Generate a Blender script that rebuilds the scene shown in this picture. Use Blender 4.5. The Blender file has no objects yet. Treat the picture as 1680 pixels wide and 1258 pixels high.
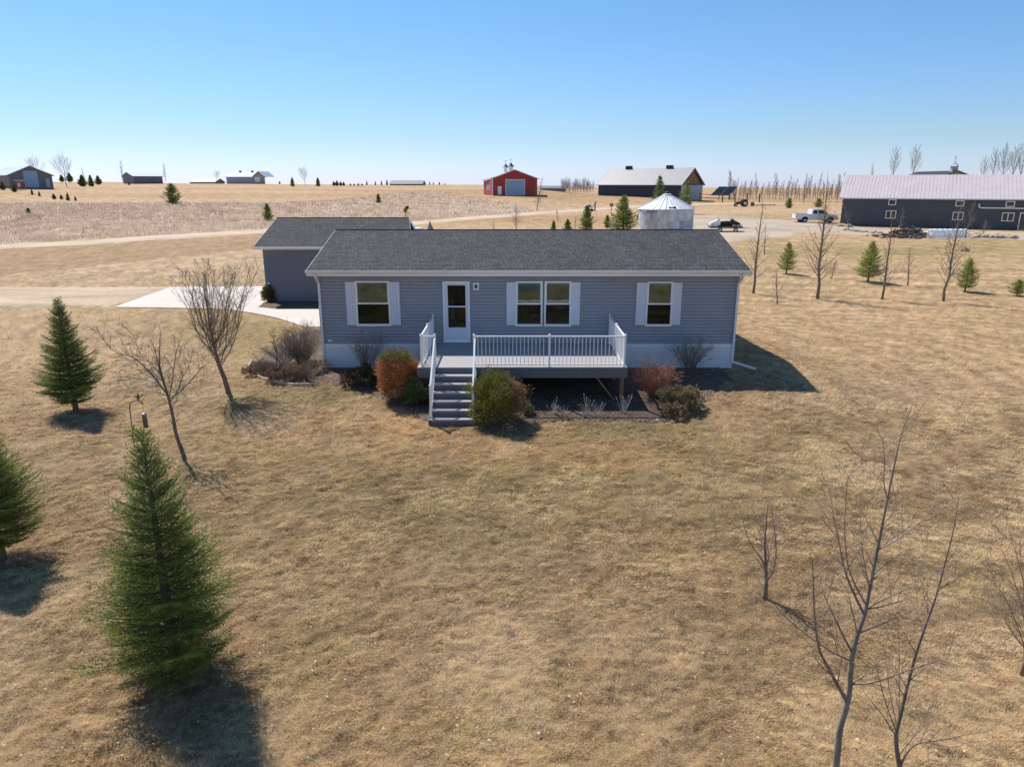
import bpy, bmesh, math, random
import numpy as np
from mathutils import Vector, Matrix, geometry as mgeo

C = bpy.data.collections.new("place"); bpy.context.scene.collection.children.link(C)
SC = bpy.context.scene
rad = math.radians

# ------------------------------------------------------------------ camera
F_PX, PITCH, CAM_H, CAM_Y = 1165.0, math.atan(328/1165.0), 6.38, -24.7
cam = bpy.data.cameras.new("camera"); cam_o = bpy.data.objects.new("camera", cam); C.objects.link(cam_o)
cam.sensor_width = 36; cam.lens = 36*F_PX/1680.0; cam.clip_start = 0.1; cam.clip_end = 12000
cam_o.location = (0, CAM_Y, CAM_H); cam_o.rotation_euler = (math.pi/2-PITCH, 0, 0)
SC.camera = cam_o
# ------------------------------------------------------------------ sky, sun, exposure
SUN_FROM = Vector((-0.50, 0.57, 1.0)).normalized()
EL = math.asin(SUN_FROM.z); ROT = math.atan2(SUN_FROM.x, SUN_FROM.y)
W = bpy.data.worlds.new("World"); SC.world = W; W.use_nodes = True
wn = W.node_tree; bg = wn.nodes["Background"]
sky = wn.nodes.new("ShaderNodeTexSky"); sky.sky_type = 'NISHITA'; sky.sun_disc = False
sky.sun_elevation = EL; sky.sun_rotation = ROT
sky.altitude = 0; sky.air_density = 1.0; sky.dust_density = 0.15; sky.ozone_density = 3.5
tcw = wn.nodes.new("ShaderNodeTexCoord"); sxw = wn.nodes.new("ShaderNodeSeparateXYZ"); rpw = wn.nodes.new("ShaderNodeValToRGB"); vmw = wn.nodes.new("ShaderNodeVectorMath"); vmw.operation = 'MULTIPLY'
wn.links.new(tcw.outputs['Generated'], sxw.inputs[0]); wn.links.new(sxw.outputs[2], rpw.inputs[0])      # clear blue air: tint of the sky by height above the horizon
cr = rpw.color_ramp; cr.elements[0].position = 0.0; cr.elements[0].color = (.76, .88, 1.42, 1); cr.elements[1].position = .45; cr.elements[1].color = (.64, .90, 1.03, 1)
for ps_, cl_ in ((.055, (.68, .80, 1.00, 1)), (.14, (.66, .86, 1.08, 1)), (.22, (.64, .90, 1.03, 1))):
    e_ = cr.elements.new(ps_); e_.color = cl_
wn.links.new(sky.outputs[0], vmw.inputs[0]); wn.links.new(rpw.outputs[0], vmw.inputs[1]); wn.links.new(vmw.outputs[0], bg.inputs[0]); bg.inputs[1].default_value = 0.100
sl = bpy.data.lights.new("sun", 'SUN'); sl.energy = 4.9; sl.angle = rad(0.53); sl.color = (1.0, 0.95, 0.87)
so = bpy.data.objects.new("sun", sl); C.objects.link(so); so.rotation_euler = (-SUN_FROM).to_track_quat('-Z', 'Y').to_euler()
so.location = (-20, 20, 40)
SC.view_settings.view_transform = 'Standard'; SC.view_settings.look = 'None'
SC.view_settings.gamma = 1; SC.view_settings.exposure = 0.34

# ------------------------------------------------------------------ projection helpers (pixels of the 1680x1258 photograph)
cp, sp = math.cos(PITCH), math.sin(PITCH)
def ray(px, row):
    u = (px-840)/F_PX; v = (629-row)/F_PX
    return u, cp+v*sp, -sp+v*cp
def at(px, row, y):                     # point of the sight line on the plane Y = y
    a, b, c = ray(px, row); t = (y-CAM_Y)/b
    return Vector((a*t, y, CAM_H+c*t))
def pix(X, Y, Z):
    dy = Y-CAM_Y; dz = Z-CAM_H
    zc = dy*cp-dz*sp; vc = dy*sp+dz*cp
    zc = np.where(zc < .3, .3, zc)
    return 840+F_PX*X/zc, 629-F_PX*vc/zc

# ------------------------------------------------------------------ numpy value noise
def _h(ix, iy, s):
    n = (ix.astype(np.int64)*374761393 + iy.astype(np.int64)*668265263 + s*1274126177) & 0x7fffffff
    n = ((n ^ (n >> 13))*1103515245) & 0x7fffffff
    return ((n ^ (n >> 16)) & 0xffff)/65535.0
def vnoise(x, y, s=0):
    x = np.asarray(x, float); y = np.asarray(y, float)
    ix = np.floor(x); iy = np.floor(y); fx = x-ix; fy = y-iy
    fx = fx*fx*(3-2*fx); fy = fy*fy*(3-2*fy)
    a = _h(ix, iy, s); b = _h(ix+1, iy, s); c = _h(ix, iy+1, s); d = _h(ix+1, iy+1, s)
    return a*(1-fx)*(1-fy)+b*fx*(1-fy)+c*(1-fx)*fy+d*fx*fy
def fbm(x, y, s=0, o=3):
    t = 0; a = .5; w = 0
    for k in range(o):
        t = t+a*vnoise(x*2**k, y*2**k, s+k*17); w += a; a *= .5
    return t/w
def sstep(a, b, x):
    t = np.clip((x-a)/(b-a), 0, 1); return t*t*(3-2*t)

# ------------------------------------------------------------------ terrain
TAB = {
 -400: [(46,0.0),(70,405),(100,374),(150,336),(190,310),(350,303),(2500,303)],
 0:    [(46,0.0),(72,404),(100,374),(150,334),(190,308),(350,298.5),(2500,300)],
 200:  [(46,0.0),(74,396),(150,334),(210,312),(300,301),(400,298.6),(2500,301)],
 420:  [(46,0.0),(88,380),(150,333),(200,316),(300,301.5),(2500,304)],
 600:  [(46,0.0),(98,369),(160,330),(230,312),(320,303),(2500,306)],
 680:  [(46,0.0),(104,365),(165,330),(300,304),(2500,306)],
 780:  [(46,0.0),(112,358),(150,336),(176,321),(200,318),(300,304.5),(2500,307)],
 830:  [(46,0.0),(120,354),(150,336),(176,320),(200,318),(300,306),(2500,308)],
 900:  [(46,0.0),(132,348),(176,322),(260,312),(2500,312)],
 960:  [(46,0.0),(145,343),(240,316),(2500,317)],
 1060: [(46,0.0),(85,385),(160,337),(215,321),(2500,318.5)],
 1150: [(46,-.1),(75,400),(95,379),(185,334),(230,324),(400,319.5),(2500,318.5)],
 1300: [(46,-.25),(75,400),(95,377),(108,366.5),(135,352),(200,334),(260,326),(400,321),(2500,318.5)],
 1400: [(46,-.25),(75,401),(106,370),(200,335),(400,320),(2500,318.5)],
 1700: [(46,-.25),(75,400),(93,380),(200,336),(400,320),(2500,318.5)],
 2100: [(46,-.25),(93,380),(200,336),(400,320),(2500,318.5)],
}
LD = np.linspace(math.log(40), math.log(2500), 260)
UU = np.linspace(-1.1, 1.1, 230)
_cols = sorted(TAB); _z = []
for c in _cols:
    ds, zs = [], []
    for d, r in TAB[c]:
        ds.append(math.log(d)); zs.append(r if abs(r) < 2 else at(c, r, CAM_Y+d).z)
    _z.append(np.interp(LD, ds, zs))
_z = np.array(_z); _cu = (np.array(_cols)-840)/F_PX*cp
ZT = np.array([np.interp(UU, _cu, _z[:, j]) for j in range(len(LD))]).T
for _ in range(3):
    ZT[1:-1] = (ZT[:-2]+2*ZT[1:-1]+ZT[2:])/4
    ZT[:, 1:-1] = (ZT[:, :-2]+2*ZT[:, 1:-1]+ZT[:, 2:])/4
def rdist(X, Y, r):
    dx = np.maximum(np.maximum(r[0]-X, X-r[1]), 0); dy = np.maximum(np.maximum(r[2]-Y, Y-r[3]), 0)
    return np.hypot(dx, dy)
def ground(X, Y):
    X = np.asarray(X, float); Y = np.asarray(Y, float)
    dd = Y-CAM_Y
    s = np.minimum(rdist(X, Y, (-7.6, 8.6, -1, 9)), rdist(X, Y, (-40, -6, 9, 24)))
    near = -.42*sstep(0, 5.2, s)-.16*sstep(-6, -16, Y)
    u = np.clip(X/np.maximum(dd, 1), -1.09, 1.09)
    ld = np.log(np.clip(dd, 40.01, 2499))
    iu = (u+1.1)/2.2*(len(UU)-1); jl = (ld-LD[0])/(LD[-1]-LD[0])*(len(LD)-1)
    i0 = np.clip(iu.astype(int), 0, len(UU)-2); j0 = np.clip(jl.astype(int), 0, len(LD)-2)
    a = iu-i0; b = jl-j0
    far = ZT[i0, j0]*(1-a)*(1-b)+ZT[i0+1, j0]*a*(1-b)+ZT[i0, j0+1]*(1-a)*b+ZT[i0+1, j0+1]*a*b
    w = sstep(37, 50, dd)
    return near*(1-w)+far*w
def gz(x, y): return float(ground(np.array([x]), np.array([y]))[0])
_T = np.concatenate([np.arange(5, 60, .05), np.arange(60, 500, .25)])
def G(px, row):                         # where the sight line meets the ground
    a, b, c = ray(px, row)
    t = _T/b; z = CAM_H+c*t; g = ground(a*t, CAM_Y+_T)
    k = np.argmax(z < g)
    if k == 0: k = len(_T)-1
    return Vector((a*t[k], CAM_Y+_T[k], g[k]))
def top_at(px, row, y): return at(px, row, y).z

# ------------------------------------------------------------------ objects
def tag(o, label=None, cat=None, group=None, kind=None):
    if label: o['label'] = label
    if cat: o['category'] = cat
    if group: o['group'] = group
    if kind: o['kind'] = kind
    return o
def thing(name, label, cat, loc=(0, 0, 0), rz=0, group=None):
    o = bpy.data.objects.new(name, None); C.objects.link(o); o.location = loc; o.rotation_euler = (0, 0, rz)
    o.empty_display_size = .3
    return tag(o, label, cat, group)
def copy_tree(o, loc=None, rz=None, label=None, group=None, s=None, parent=None):
    c = o.copy(); C.objects.link(c)
    if parent: c.parent = parent
    for ch in [k for k in C.objects if k.parent == o]: copy_tree(ch, parent=c)
    if loc is not None: c.location = loc
    if rz is not None: c.rotation_euler = (0, 0, rz)
    if s is not None: c.scale = s if hasattr(s, '__len__') else (s, s, s)
    if label: c['label'] = label
    if group: c['group'] = group
    return c
class MB:
    def __init__(s): s.v = []; s.f = []; s.m = []; s.cm = 0
    def quad(s, a, b, c, d): i = len(s.v); s.v += [a, b, c, d]; s.f.append((i, i+1, i+2, i+3)); s.m.append(s.cm)
    def poly(s, pts): i = len(s.v); s.v += list(pts); s.f.append(tuple(range(i, i+len(pts)))); s.m.append(s.cm)
    def box(s, x0, x1, y0, y1, z0, z1, M=None):
        p = [Vector(q) for q in ((x0,y0,z0),(x1,y0,z0),(x1,y1,z0),(x0,y1,z0),(x0,y0,z1),(x1,y0,z1),(x1,y1,z1),(x0,y1,z1))]
        if M: p = [M @ q for q in p]
        i = len(s.v); s.v += p
        for f in ((0,3,2,1),(4,5,6,7),(0,1,5,4),(1,2,6,5),(2,3,7,6),(3,0,4,7)):
            s.f.append(tuple(i+k for k in f)); s.m.append(s.cm)
    def bar(s, a, b, w, h=None, up=Vector((0, 0, 1))):
        a = Vector(a); b = Vector(b); h = h or w; d = (b-a).normalized()
        if abs(d.dot(up)) > .98: up = Vector((0, 1, 0))
        r = d.cross(up).normalized(); u = r.cross(d)
        i = len(s.v)
        for p in (a, b):
            for sx, sy in ((-1,-1),(1,-1),(1,1),(-1,1)): s.v.append(p+r*(sx*w/2)+u*(sy*h/2))
        for f in ((0,3,2,1),(4,5,6,7),(0,1,5,4),(1,2,6,5),(2,3,7,6),(3,0,4,7)):
            s.f.append(tuple(i+k for k in f)); s.m.append(s.cm)
    def tube(s, pts, rs, n=6, cap=True):
        pts = [Vector(p) for p in pts]; i = len(s.v); k = len(pts)
        d0 = (pts[1]-pts[0]).normalized()
        r = d0.cross(Vector((.3, .9, .1)) if abs(d0.z) > .7 else Vector((0, 0, 1))).normalized()
        for j, p in enumerate(pts):
            d = (pts[min(j+1, k-1)]-pts[max(j-1, 0)]).normalized()
            r = (r-d*r.dot(d)).normalized(); q = d.cross(r)
            R = rs[j] if hasattr(rs, '__len__') else rs
            for a in range(n):
                t = 2*math.pi*a/n; s.v.append(p+(r*math.cos(t)+q*math.sin(t))*R)
        for j in range(k-1):
            for a in range(n):
                b = (a+1) % n
                s.f.append((i+j*n+a, i+j*n+b, i+(j+1)*n+b, i+(j+1)*n+a)); s.m.append(s.cm)
        if cap:
            s.f.append(tuple(i+a for a in range(n-1, -1, -1))); s.f.append(tuple(i+(k-1)*n+a for a in range(n))); s.m += [s.cm, s.cm]
    def prism(s, prof, y0, y1, M=None):     # profile in x,z extruded along y
        n = len(prof); i = len(s.v)
        for y in (y0, y1):
            for x, z in prof:
                p = Vector((x, y, z)); s.v.append(M @ p if M else p)
        s.f.append(tuple(i+a for a in range(n))); s.f.append(tuple(i+n+a for a in range(n-1, -1, -1))); s.m += [s.cm]*2
        for a in range(n):
            b = (a+1) % n; s.f.append((i+b, i+a, i+n+a, i+n+b)); s.m.append(s.cm)
    def lathe(s, prof, n=24, c=(0, 0, 0)):
        i = len(s.v); c = Vector(c)
        for r, z in prof:
            for a in range(n):
                t = 2*math.pi*a/n; s.v.append(c+Vector((r*math.cos(t), r*math.sin(t), z)))
        for j in range(len(prof)-1):
            for a in range(n):
                b = (a+1) % n; s.f.append((i+j*n+a, i+j*n+b, i+(j+1)*n+b, i+(j+1)*n+a)); s.m.append(s.cm)
    def build(s, name, mat, parent=None, smooth=False):
        me = bpy.data.meshes.new(name); me.from_pydata([tuple(p) for p in s.v], [], s.f)
        for m in (mat if isinstance(mat, (list, tuple)) else [mat]): me.materials.append(m)
        if any(s.m): me.polygons.foreach_set('material_index', s.m)
        if smooth: me.polygons.foreach_set('use_smooth', [True]*len(s.f))
        me.update(); o = bpy.data.objects.new(name, me); C.objects.link(o)
        if parent: o.parent = parent
        return o
def tri_mesh(name, V, Fc, mat, parent=None, col=None, smooth=False):     # big meshes straight from numpy; V (n,3), Fc (m,3 or 4)
    me = bpy.data.meshes.new(name); k = Fc.shape[1]; m = len(Fc)
    me.vertices.add(len(V)); me.vertices.foreach_set('co', np.ascontiguousarray(V, np.float32).ravel())
    me.loops.add(m*k); me.loops.foreach_set('vertex_index', np.ascontiguousarray(Fc, np.int32).ravel())
    me.polygons.add(m); me.polygons.foreach_set('loop_start', np.arange(0, m*k, k, dtype=np.int32))
    me.polygons.foreach_set('loop_total', np.full(m, k, np.int32))
    if smooth: me.polygons.foreach_set('use_smooth', np.ones(m, bool))
    if col is not None:
        at_ = me.color_attributes.new('tint', 'FLOAT_COLOR', 'POINT')
        c4 = np.ones((len(V), 4), np.float32); c4[:, :3] = col; at_.data.foreach_set('color', c4.ravel())
    me.materials.append(mat); me.update(calc_edges=True); me.validate()
    o = bpy.data.objects.new(name, me); C.objects.link(o)
    if parent: o.parent = parent
    return o

# ------------------------------------------------------------------ materials
def nodes(name):
    m = bpy.data.materials.new(name); m.use_nodes = True; nt = m.node_tree
    return m, nt, nt.nodes['Principled BSDF']
def N(nt, t, **kw):
    n = nt.nodes.new(t)
    for k, v in kw.items():
        if k in n.inputs: n.inputs[k].default_value = v
        else: setattr(n, k, v)
    return n
def ramp_mul(nt, fac, lo, hi):          # map 0..1 to lo..hi
    n = N(nt, 'ShaderNodeMapRange'); n.inputs['To Min'].default_value = lo; n.inputs['To Max'].default_value = hi
    n.inputs['From Min'].default_value = .3; n.inputs['From Max'].default_value = .7
    nt.links.new(fac, n.inputs['Value']); return n.outputs[0]
def pmat(name, col, rough=.7, var=.18, scale=6, bump=.0, metal=0, spec=.4, var2=.0, scale2=.7, stretch=None, coat=0):
    m, nt, b = nodes(name)
    tc = N(nt, 'ShaderNodeTexCoord'); vec = tc.outputs['Object']
    if stretch:
        mp = N(nt, 'ShaderNodeMapping'); mp.inputs['Scale'].default_value = stretch; nt.links.new(vec, mp.inputs[0]); vec = mp.outputs[0]
    n1 = N(nt, 'ShaderNodeTexNoise', Scale=scale, Detail=5.0, Roughness=.6); nt.links.new(vec, n1.inputs['Vector'])
    f = ramp_mul(nt, n1.outputs[0], 1-var, 1+var)
    if var2:
        n2 = N(nt, 'ShaderNodeTexNoise', Scale=scale2, Detail=3.0); nt.links.new(vec, n2.inputs['Vector'])
        g = ramp_mul(nt, n2.outputs[0], 1-var2, 1+var2)
        mm = N(nt, 'ShaderNodeMath', operation='MULTIPLY'); nt.links.new(f, mm.inputs[0]); nt.links.new(g, mm.inputs[1]); f = mm.outputs[0]
    vm = N(nt, 'ShaderNodeVectorMath', operation='SCALE'); vm.inputs[0].default_value = col[:3]; nt.links.new(f, vm.inputs['Scale'])
    nt.links.new(vm.outputs[0], b.inputs['Base Color'])
    b.inputs['Roughness'].default_value = rough; b.inputs['Metallic'].default_value = metal
    b.inputs['Specular IOR Level'].default_value = spec; b.inputs['Coat Weight'].default_value = coat
    if bump:
        bp = N(nt, 'ShaderNodeBump', Strength=1.0, Distance=bump); nt.links.new(n1.outputs[0], bp.inputs['Height']); nt.links.new(bp.outputs[0], b.inputs['Normal'])
    return m
def tint_mat(name, rough=.85, spec=.2, fine=0, bump=0, transl=0, fscale=22, fvar=.3):
    m, nt, b = nodes(name)
    a = N(nt, 'ShaderNodeVertexColor'); a.layer_name = 'tint'; col = a.outputs[0]
    if fine:
        g = N(nt, 'ShaderNodeNewGeometry')
        n1 = N(nt, 'ShaderNodeTexNoise', Scale=fscale, Detail=6.0, Roughness=.7); nt.links.new(g.outputs['Position'], n1.inputs['Vector'])
        n2 = N(nt, 'ShaderNodeTexNoise', Scale=2.1, Detail=4.0, Roughness=.65, Distortion=.8); nt.links.new(g.outputs['Position'], n2.inputs['Vector'])
        f1 = ramp_mul(nt, n1.outputs[0], 1-fvar, 1+fvar); f2 = ramp_mul(nt, n2.outputs[0], 1-fvar*.3, 1+fvar*.3)
        mm = N(nt, 'ShaderNodeMath', operation='MULTIPLY'); nt.links.new(f1, mm.inputs[0]); nt.links.new(f2, mm.inputs[1])
        vm = N(nt, 'ShaderNodeVectorMath', operation='SCALE'); nt.links.new(col, vm.inputs[0]); nt.links.new(mm.outputs[0], vm.inputs['Scale']); col = vm.outputs[0]
        if transl == 0 and bump:
            n3 = N(nt, 'ShaderNodeTexNoise', Scale=.42, Detail=9.0, Roughness=.75); nt.links.new(g.outputs['Position'], n3.inputs['Vector']); f3 = ramp_mul(nt, n3.outputs[0], .72, 1.28)
            v3 = N(nt, 'ShaderNodeVectorMath', operation='SCALE'); nt.links.new(col, v3.inputs[0]); nt.links.new(f3, v3.inputs['Scale']); col = v3.outputs[0]
        if bump:
            ad = N(nt, 'ShaderNodeMath', operation='ADD'); nt.links.new(n1.outputs[0], ad.inputs[0]); nt.links.new(n2.outputs[0], ad.inputs[1])
            bp = N(nt, 'ShaderNodeBump', Strength=1.0, Distance=bump); nt.links.new(ad.outputs[0], bp.inputs['Height']); nt.links.new(bp.outputs[0], b.inputs['Normal'])
    nt.links.new(col, b.inputs['Base Color']); b.inputs['Roughness'].default_value = rough; b.inputs['Specular IOR Level'].default_value = spec
    if transl:
        t = N(nt, 'ShaderNodeBsdfTranslucent'); nt.links.new(col, t.inputs[0]); mx = N(nt, 'ShaderNodeMixShader'); mx.inputs[0].default_value = transl
        nt.links.new(b.outputs[0], mx.inputs[1]); nt.links.new(t.outputs[0], mx.inputs[2]); nt.links.new(mx.outputs[0], nt.nodes['Material Output'].inputs[0])
    return m
def glass_mat(name, refl=.22, tint=(.55, .58, .6)):
    m, nt, b = nodes(name)
    t = N(nt, 'ShaderNodeBsdfTransparent'); t.inputs[0].default_value = (*tint, 1)
    g = N(nt, 'ShaderNodeBsdfGlossy'); g.inputs['Roughness'].default_value = .015; g.inputs[0].default_value = (.56, .78, .74, 1)
    no = N(nt, 'ShaderNodeTexNoise', Scale=1.3); bp = N(nt, 'ShaderNodeBump', Strength=.12, Distance=.02); nt.links.new(no.outputs[0], bp.inputs['Height']); nt.links.new(bp.outputs[0], g.inputs['Normal'])
    mx = N(nt, 'ShaderNodeMixShader'); mx.inputs[0].default_value = refl
    nt.links.new(t.outputs[0], mx.inputs[1]); nt.links.new(g.outputs[0], mx.inputs[2]); nt.links.new(mx.outputs[0], nt.nodes['Material Output'].inputs[0])
    return m
def shingle_mat(name, col=(.060, .062, .067)):
    m, nt, b = nodes(name)
    tc = N(nt, 'ShaderNodeTexCoord')
    br = N(nt, 'ShaderNodeTexBrick', Scale=1.0); br.offset = .37; br.offset_frequency = 2; br.squash = .7; br.squash_frequency = 3
    br.inputs['Color1'].default_value = (*[c*1.4 for c in col], 1); br.inputs['Color2'].default_value = (*[c*.72 for c in col], 1)
    br.inputs['Mortar'].default_value = (*[c*.3 for c in col], 1); br.inputs['Mortar Size'].default_value = .012
    br.inputs['Brick Width'].default_value = .21; br.inputs['Row Height'].default_value = .136; br.inputs['Bias'].default_value = -.1
    sx = N(nt, 'ShaderNodeSeparateXYZ'); nt.links.new(tc.outputs['Object'], sx.inputs[0])
    cx = N(nt, 'ShaderNodeCombineXYZ'); nt.links.new(sx.outputs[0], cx.inputs[0]); nt.links.new(sx.outputs[1], cx.inputs[1])
    nt.links.new(cx.outputs[0], br.inputs['Vector'])
    n1 = N(nt, 'ShaderNodeTexNoise', Scale=.9, Detail=6.0, Roughness=.7); nt.links.new(tc.outputs['Object'], n1.inputs['Vector'])
    f = ramp_mul(nt, n1.outputs[0], .82, 1.18)
    n2 = N(nt, 'ShaderNodeTexNoise', Scale=70.0, Detail=2.0); nt.links.new(tc.outputs['Object'], n2.inputs['Vector']); f2 = ramp_mul(nt, n2.outputs[0], .75, 1.25)
    mm = N(nt, 'ShaderNodeMath', operation='MULTIPLY'); nt.links.new(f, mm.inputs[0]); nt.links.new(f2, mm.inputs[1])
    vm = N(nt, 'ShaderNodeVectorMath', operation='SCALE'); nt.links.new(br.outputs[0], vm.inputs[0]); nt.links.new(mm.outputs[0], vm.inputs['Scale'])
    nt.links.new(vm.outputs[0], b.inputs['Base Color']); b.inputs['Roughness'].default_value = .92; b.inputs['Specular IOR Level'].default_value = .25
    bp = N(nt, 'ShaderNodeBump', Strength=.8, Distance=.012); bp.invert = True; nt.links.new(br.outputs['Fac'], bp.inputs['Height']); nt.links.new(bp.outputs[0], b.inputs['Normal'])
    return m
M = {}
M['ground'] = tint_mat('lawn', fine=1, bump=.06, fvar=.5, fscale=30)
M['blade'] = tint_mat('dry_grass', rough=.7, spec=.25, transl=.3)
M['needle'] = tint_mat('needles', rough=.55, spec=.35, transl=.22)
M['gravel'] = pmat('gravel', (.50, .385, .285), .95, .2, 9, .02, var2=.14, scale2=.25)
M['gravel2'] = pmat('gravel_pad', (.40, .32, .24), .95, .2, 7, .02, var2=.2, scale2=.12)
M['track'] = pmat('gravel_track', (.45, .34, .235), .95, .25, 8, .03, var2=.22, scale2=.35, stretch=(.4, 1.6, 1))
M['concrete'] = pmat('concrete', (.56, .50, .445), .9, .06, 12, .003, var2=.06, scale2=.4)
M['mulch'] = pmat('mulch', (.13, .09, .066), .95, .5, 14, .05, var2=.3, scale2=1.5)
M['edging'] = pmat('edging_stone', (.42, .37, .32), .9, .2, 8, .01)
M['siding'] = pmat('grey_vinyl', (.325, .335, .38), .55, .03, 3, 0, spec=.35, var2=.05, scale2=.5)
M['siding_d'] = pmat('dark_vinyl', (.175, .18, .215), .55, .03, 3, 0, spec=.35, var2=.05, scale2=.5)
M['white'] = pmat('white_vinyl', (.84, .86, .89), .45, .02, 4, 0, var2=.03, scale2=1)
M['whiteg'] = pmat('white_gutter', (.78, .79, .80), .4, .02, 4, 0, var2=.05, scale2=1.5)
M['shutter'] = pmat('shutter', (.70, .74, .84), .5, .02, 4)
M['roof'] = shingle_mat('shingles')
M['glass'] = glass_mat('glass', .17)
M['glass_s'] = glass_mat('screened_glass', .025, (.35, .36, .38))
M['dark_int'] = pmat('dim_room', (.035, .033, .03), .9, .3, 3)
M['curtain'] = pmat('curtain', (.06, .06, .055), .9, .3, 22, stretch=(1, 1, .04))
M['shade'] = pmat('window_shade', (.55, .6, .55), .8, .05, 10)
M['deck'] = pmat('deck_board', (.34, .325, .33), .7, .08, 12, .002, stretch=(.2, 4, 1))
M['deckd'] = pmat('deck_fascia', (.115, .125, .15), .6, .1, 6)
M['rail'] = pmat('white_aluminium', (.82, .83, .85), .35, .02, 4)
M['wood'] = pmat('treated_wood', (.26, .14, .075), .8, .25, 6, .003, stretch=(1, 1, .2))
M['oldwood'] = pmat('weathered_wood', (.16, .12, .09), .9, .3, 6, .005)
M['bark'] = pmat('bark', (.17, .13, .105), .9, .3, 18, .006, stretch=(1, 1, .3))
M['barkg'] = pmat('grey_bark', (.23, .20, .165), .85, .5, 14, .008, stretch=(1, 1, .3))
M['barkr'] = pmat('reddish_twig', (.25, .185, .145), .85, .25, 10)
M['barkf'] = pmat('distant_bark', (.27, .22, .21), .9, .2, 9)
M['barkp'] = pmat('pale_bark', (.21, .17, .14), .85, .35, 9, .003, stretch=(1, 1, .4))
M['steel'] = pmat('galvanised', (.72, .73, .76), .5, .1, 2, .0, metal=.25, var2=.12, scale2=.6)
M['dark'] = pmat('black_iron', (.03, .03, .03), .5, .2, 8)
M['rubber'] = pmat('rubber', (.025, .025, .027), .85, .2, 8)
M['rusttwig'] = pmat('rusty_twig', (.30, .145, .09), .85, .3, 8)
M['red'] = pmat('barn_red', (.36, .045, .04), .55, .08, 3, var2=.08)
M['rust'] = pmat('rusty_metal', (.22, .075, .04), .85, .4, 6, .01)
M['navy'] = pmat('navy_steel', (.028, .038, .065), .5, .08, 3, var2=.1)
M['slate'] = pmat('slate_steel', (.075, .086, .105), .5, .06, 3, var2=.08)
M['pinkroof'] = pmat('pale_metal_roof', (.52, .45, .47), .45, .05, 2, var2=.06)
M['greyroof'] = pmat('grey_metal_roof', (.26, .25, .265), .5, .05, 2, var2=.06)
M['blueroof'] = pmat('pale_blue_roof', (.42, .48, .58), .45, .05, 2)
M['greywall'] = pmat('grey_barn_wall', (.17, .17, .20), .6, .05, 3)
M['lightwall'] = pmat('light_barn_wall', (.38, .42, .47), .6, .05, 3)
M['tanwall'] = pmat('tan_wall', (.42, .38, .32), .6, .05, 3)
M['bluedoor'] = pmat('pale_blue_door', (.30, .42, .58), .45, .03, 4)
M['paint'] = pmat('white_car_paint', (.68, .71, .78), .25, .02, 4, coat=.5)
M['carglass'] = pmat('car_glass', (.02, .025, .035), .08, .05, 2, spec=.8)
M['chrome'] = pmat('chrome', (.6, .6, .6), .2, .05, 4, metal=1)
M['lens'] = pmat('lamp_lens', (.7, .65, .6), .2, .05, 4)
M['redlens'] = pmat('red_lens', (.4, .02, .02), .3, .05, 4)
M['rock'] = pmat('field_stone', (.40, .31, .23), .9, .25, 4, .03, var2=.25, scale2=.9)
M['cell'] = pmat('solar_cell', (.03, .045, .06), .25, .1, 4, spec=.6)
M['yellow'] = pmat('sign_yellow', (.62, .50, .04), .5, .04, 4)
M['copper'] = pmat('feeder_tin', (.30, .30, .30), .35, .2, 8, metal=.6)

# ------------------------------------------------------------------ lawn colours (real differences in the turf: dry, green, sandy)
A_ = np.array
STRAW, GREEN, ORANGE, PALE = A_([.40,.295,.175]), A_([.215,.185,.082]), A_([.66,.44,.245]), A_([.50,.39,.28])
BROWN, GOLD, PRAIR, PRPALE, OLIVE = A_([.25,.172,.095]), A_([.355,.245,.137]), A_([.35,.265,.20]), A_([.56,.46,.36]), A_([.25,.205,.09])
def inpoly(px, row, P):
    c = np.zeros(np.shape(px), bool); n = len(P)
    for i in range(n):
        x0, y0 = P[i]; x1, y1 = P[i-1]
        if y0 == y1: continue
        k = ((y0 > row) != (y1 > row)) & (px < (x1-x0)*(row-y0)/(y1-y0)+x0); c ^= k
    return c
PRAIRIE = [(-600,334),(440,333),(520,330),(600,323),(650,316),(720,314),(790,326),(850,338),(884,346),(860,349.5),(680,361.5),(420,376),(0,401),(-600,436)]
BLOBS = [ # px, row, rx, ry, colour, strength
 (650,722,240,44,ORANGE,1.0),(960,748,150,26,ORANGE,.9),(1215,700,100,40,ORANGE,.45),(560,690,90,30,ORANGE,.5),(790,712,90,22,ORANGE,.55),
 (900,790,420,100,GREEN,.40),(620,810,250,70,GREEN,.42),(960,700,130,18,GREEN,.4),(450,560,110,50,GREEN,.5),(330,535,110,28,GREEN,.45),
 (520,650,90,22,GREEN,.5),(1130,715,120,30,GREEN,.4),(470,740,160,60,GREEN,.22),(1330,690,160,40,GREEN,.18),(700,900,260,80,GREEN,.22),(1300,520,90,20,GREEN,.1),
 (1225,585,60,40,GOLD,.55),(1480,640,260,60,PALE,.25),(1560,760,160,60,PALE,.15),(60,560,180,70,PALE,.16),(240,640,160,60,PALE,.15),(420,690,60,25,PALE,.35),
 (330,880,70,60,GREEN,.25),(250,1110,200,120,BROWN,.12),(1380,900,220,80,BROWN,.12),(1150,860,200,60,GREEN,.14),
 (1400,412,330,16,OLIVE,.65),(1640,400,120,12,OLIVE,.6),(1300,470,300,60,STRAW,.3),(850,368,330,16,GOLD,.6),
 (930,323,90,4,OLIVE,.4),(870,332,60,5,OLIVE,.35),(1240,355,80,5,OLIVE,.4),(300,372+60,330,13,BROWN,.0)]
SAT = A_([1.09, .985, .90])
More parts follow.
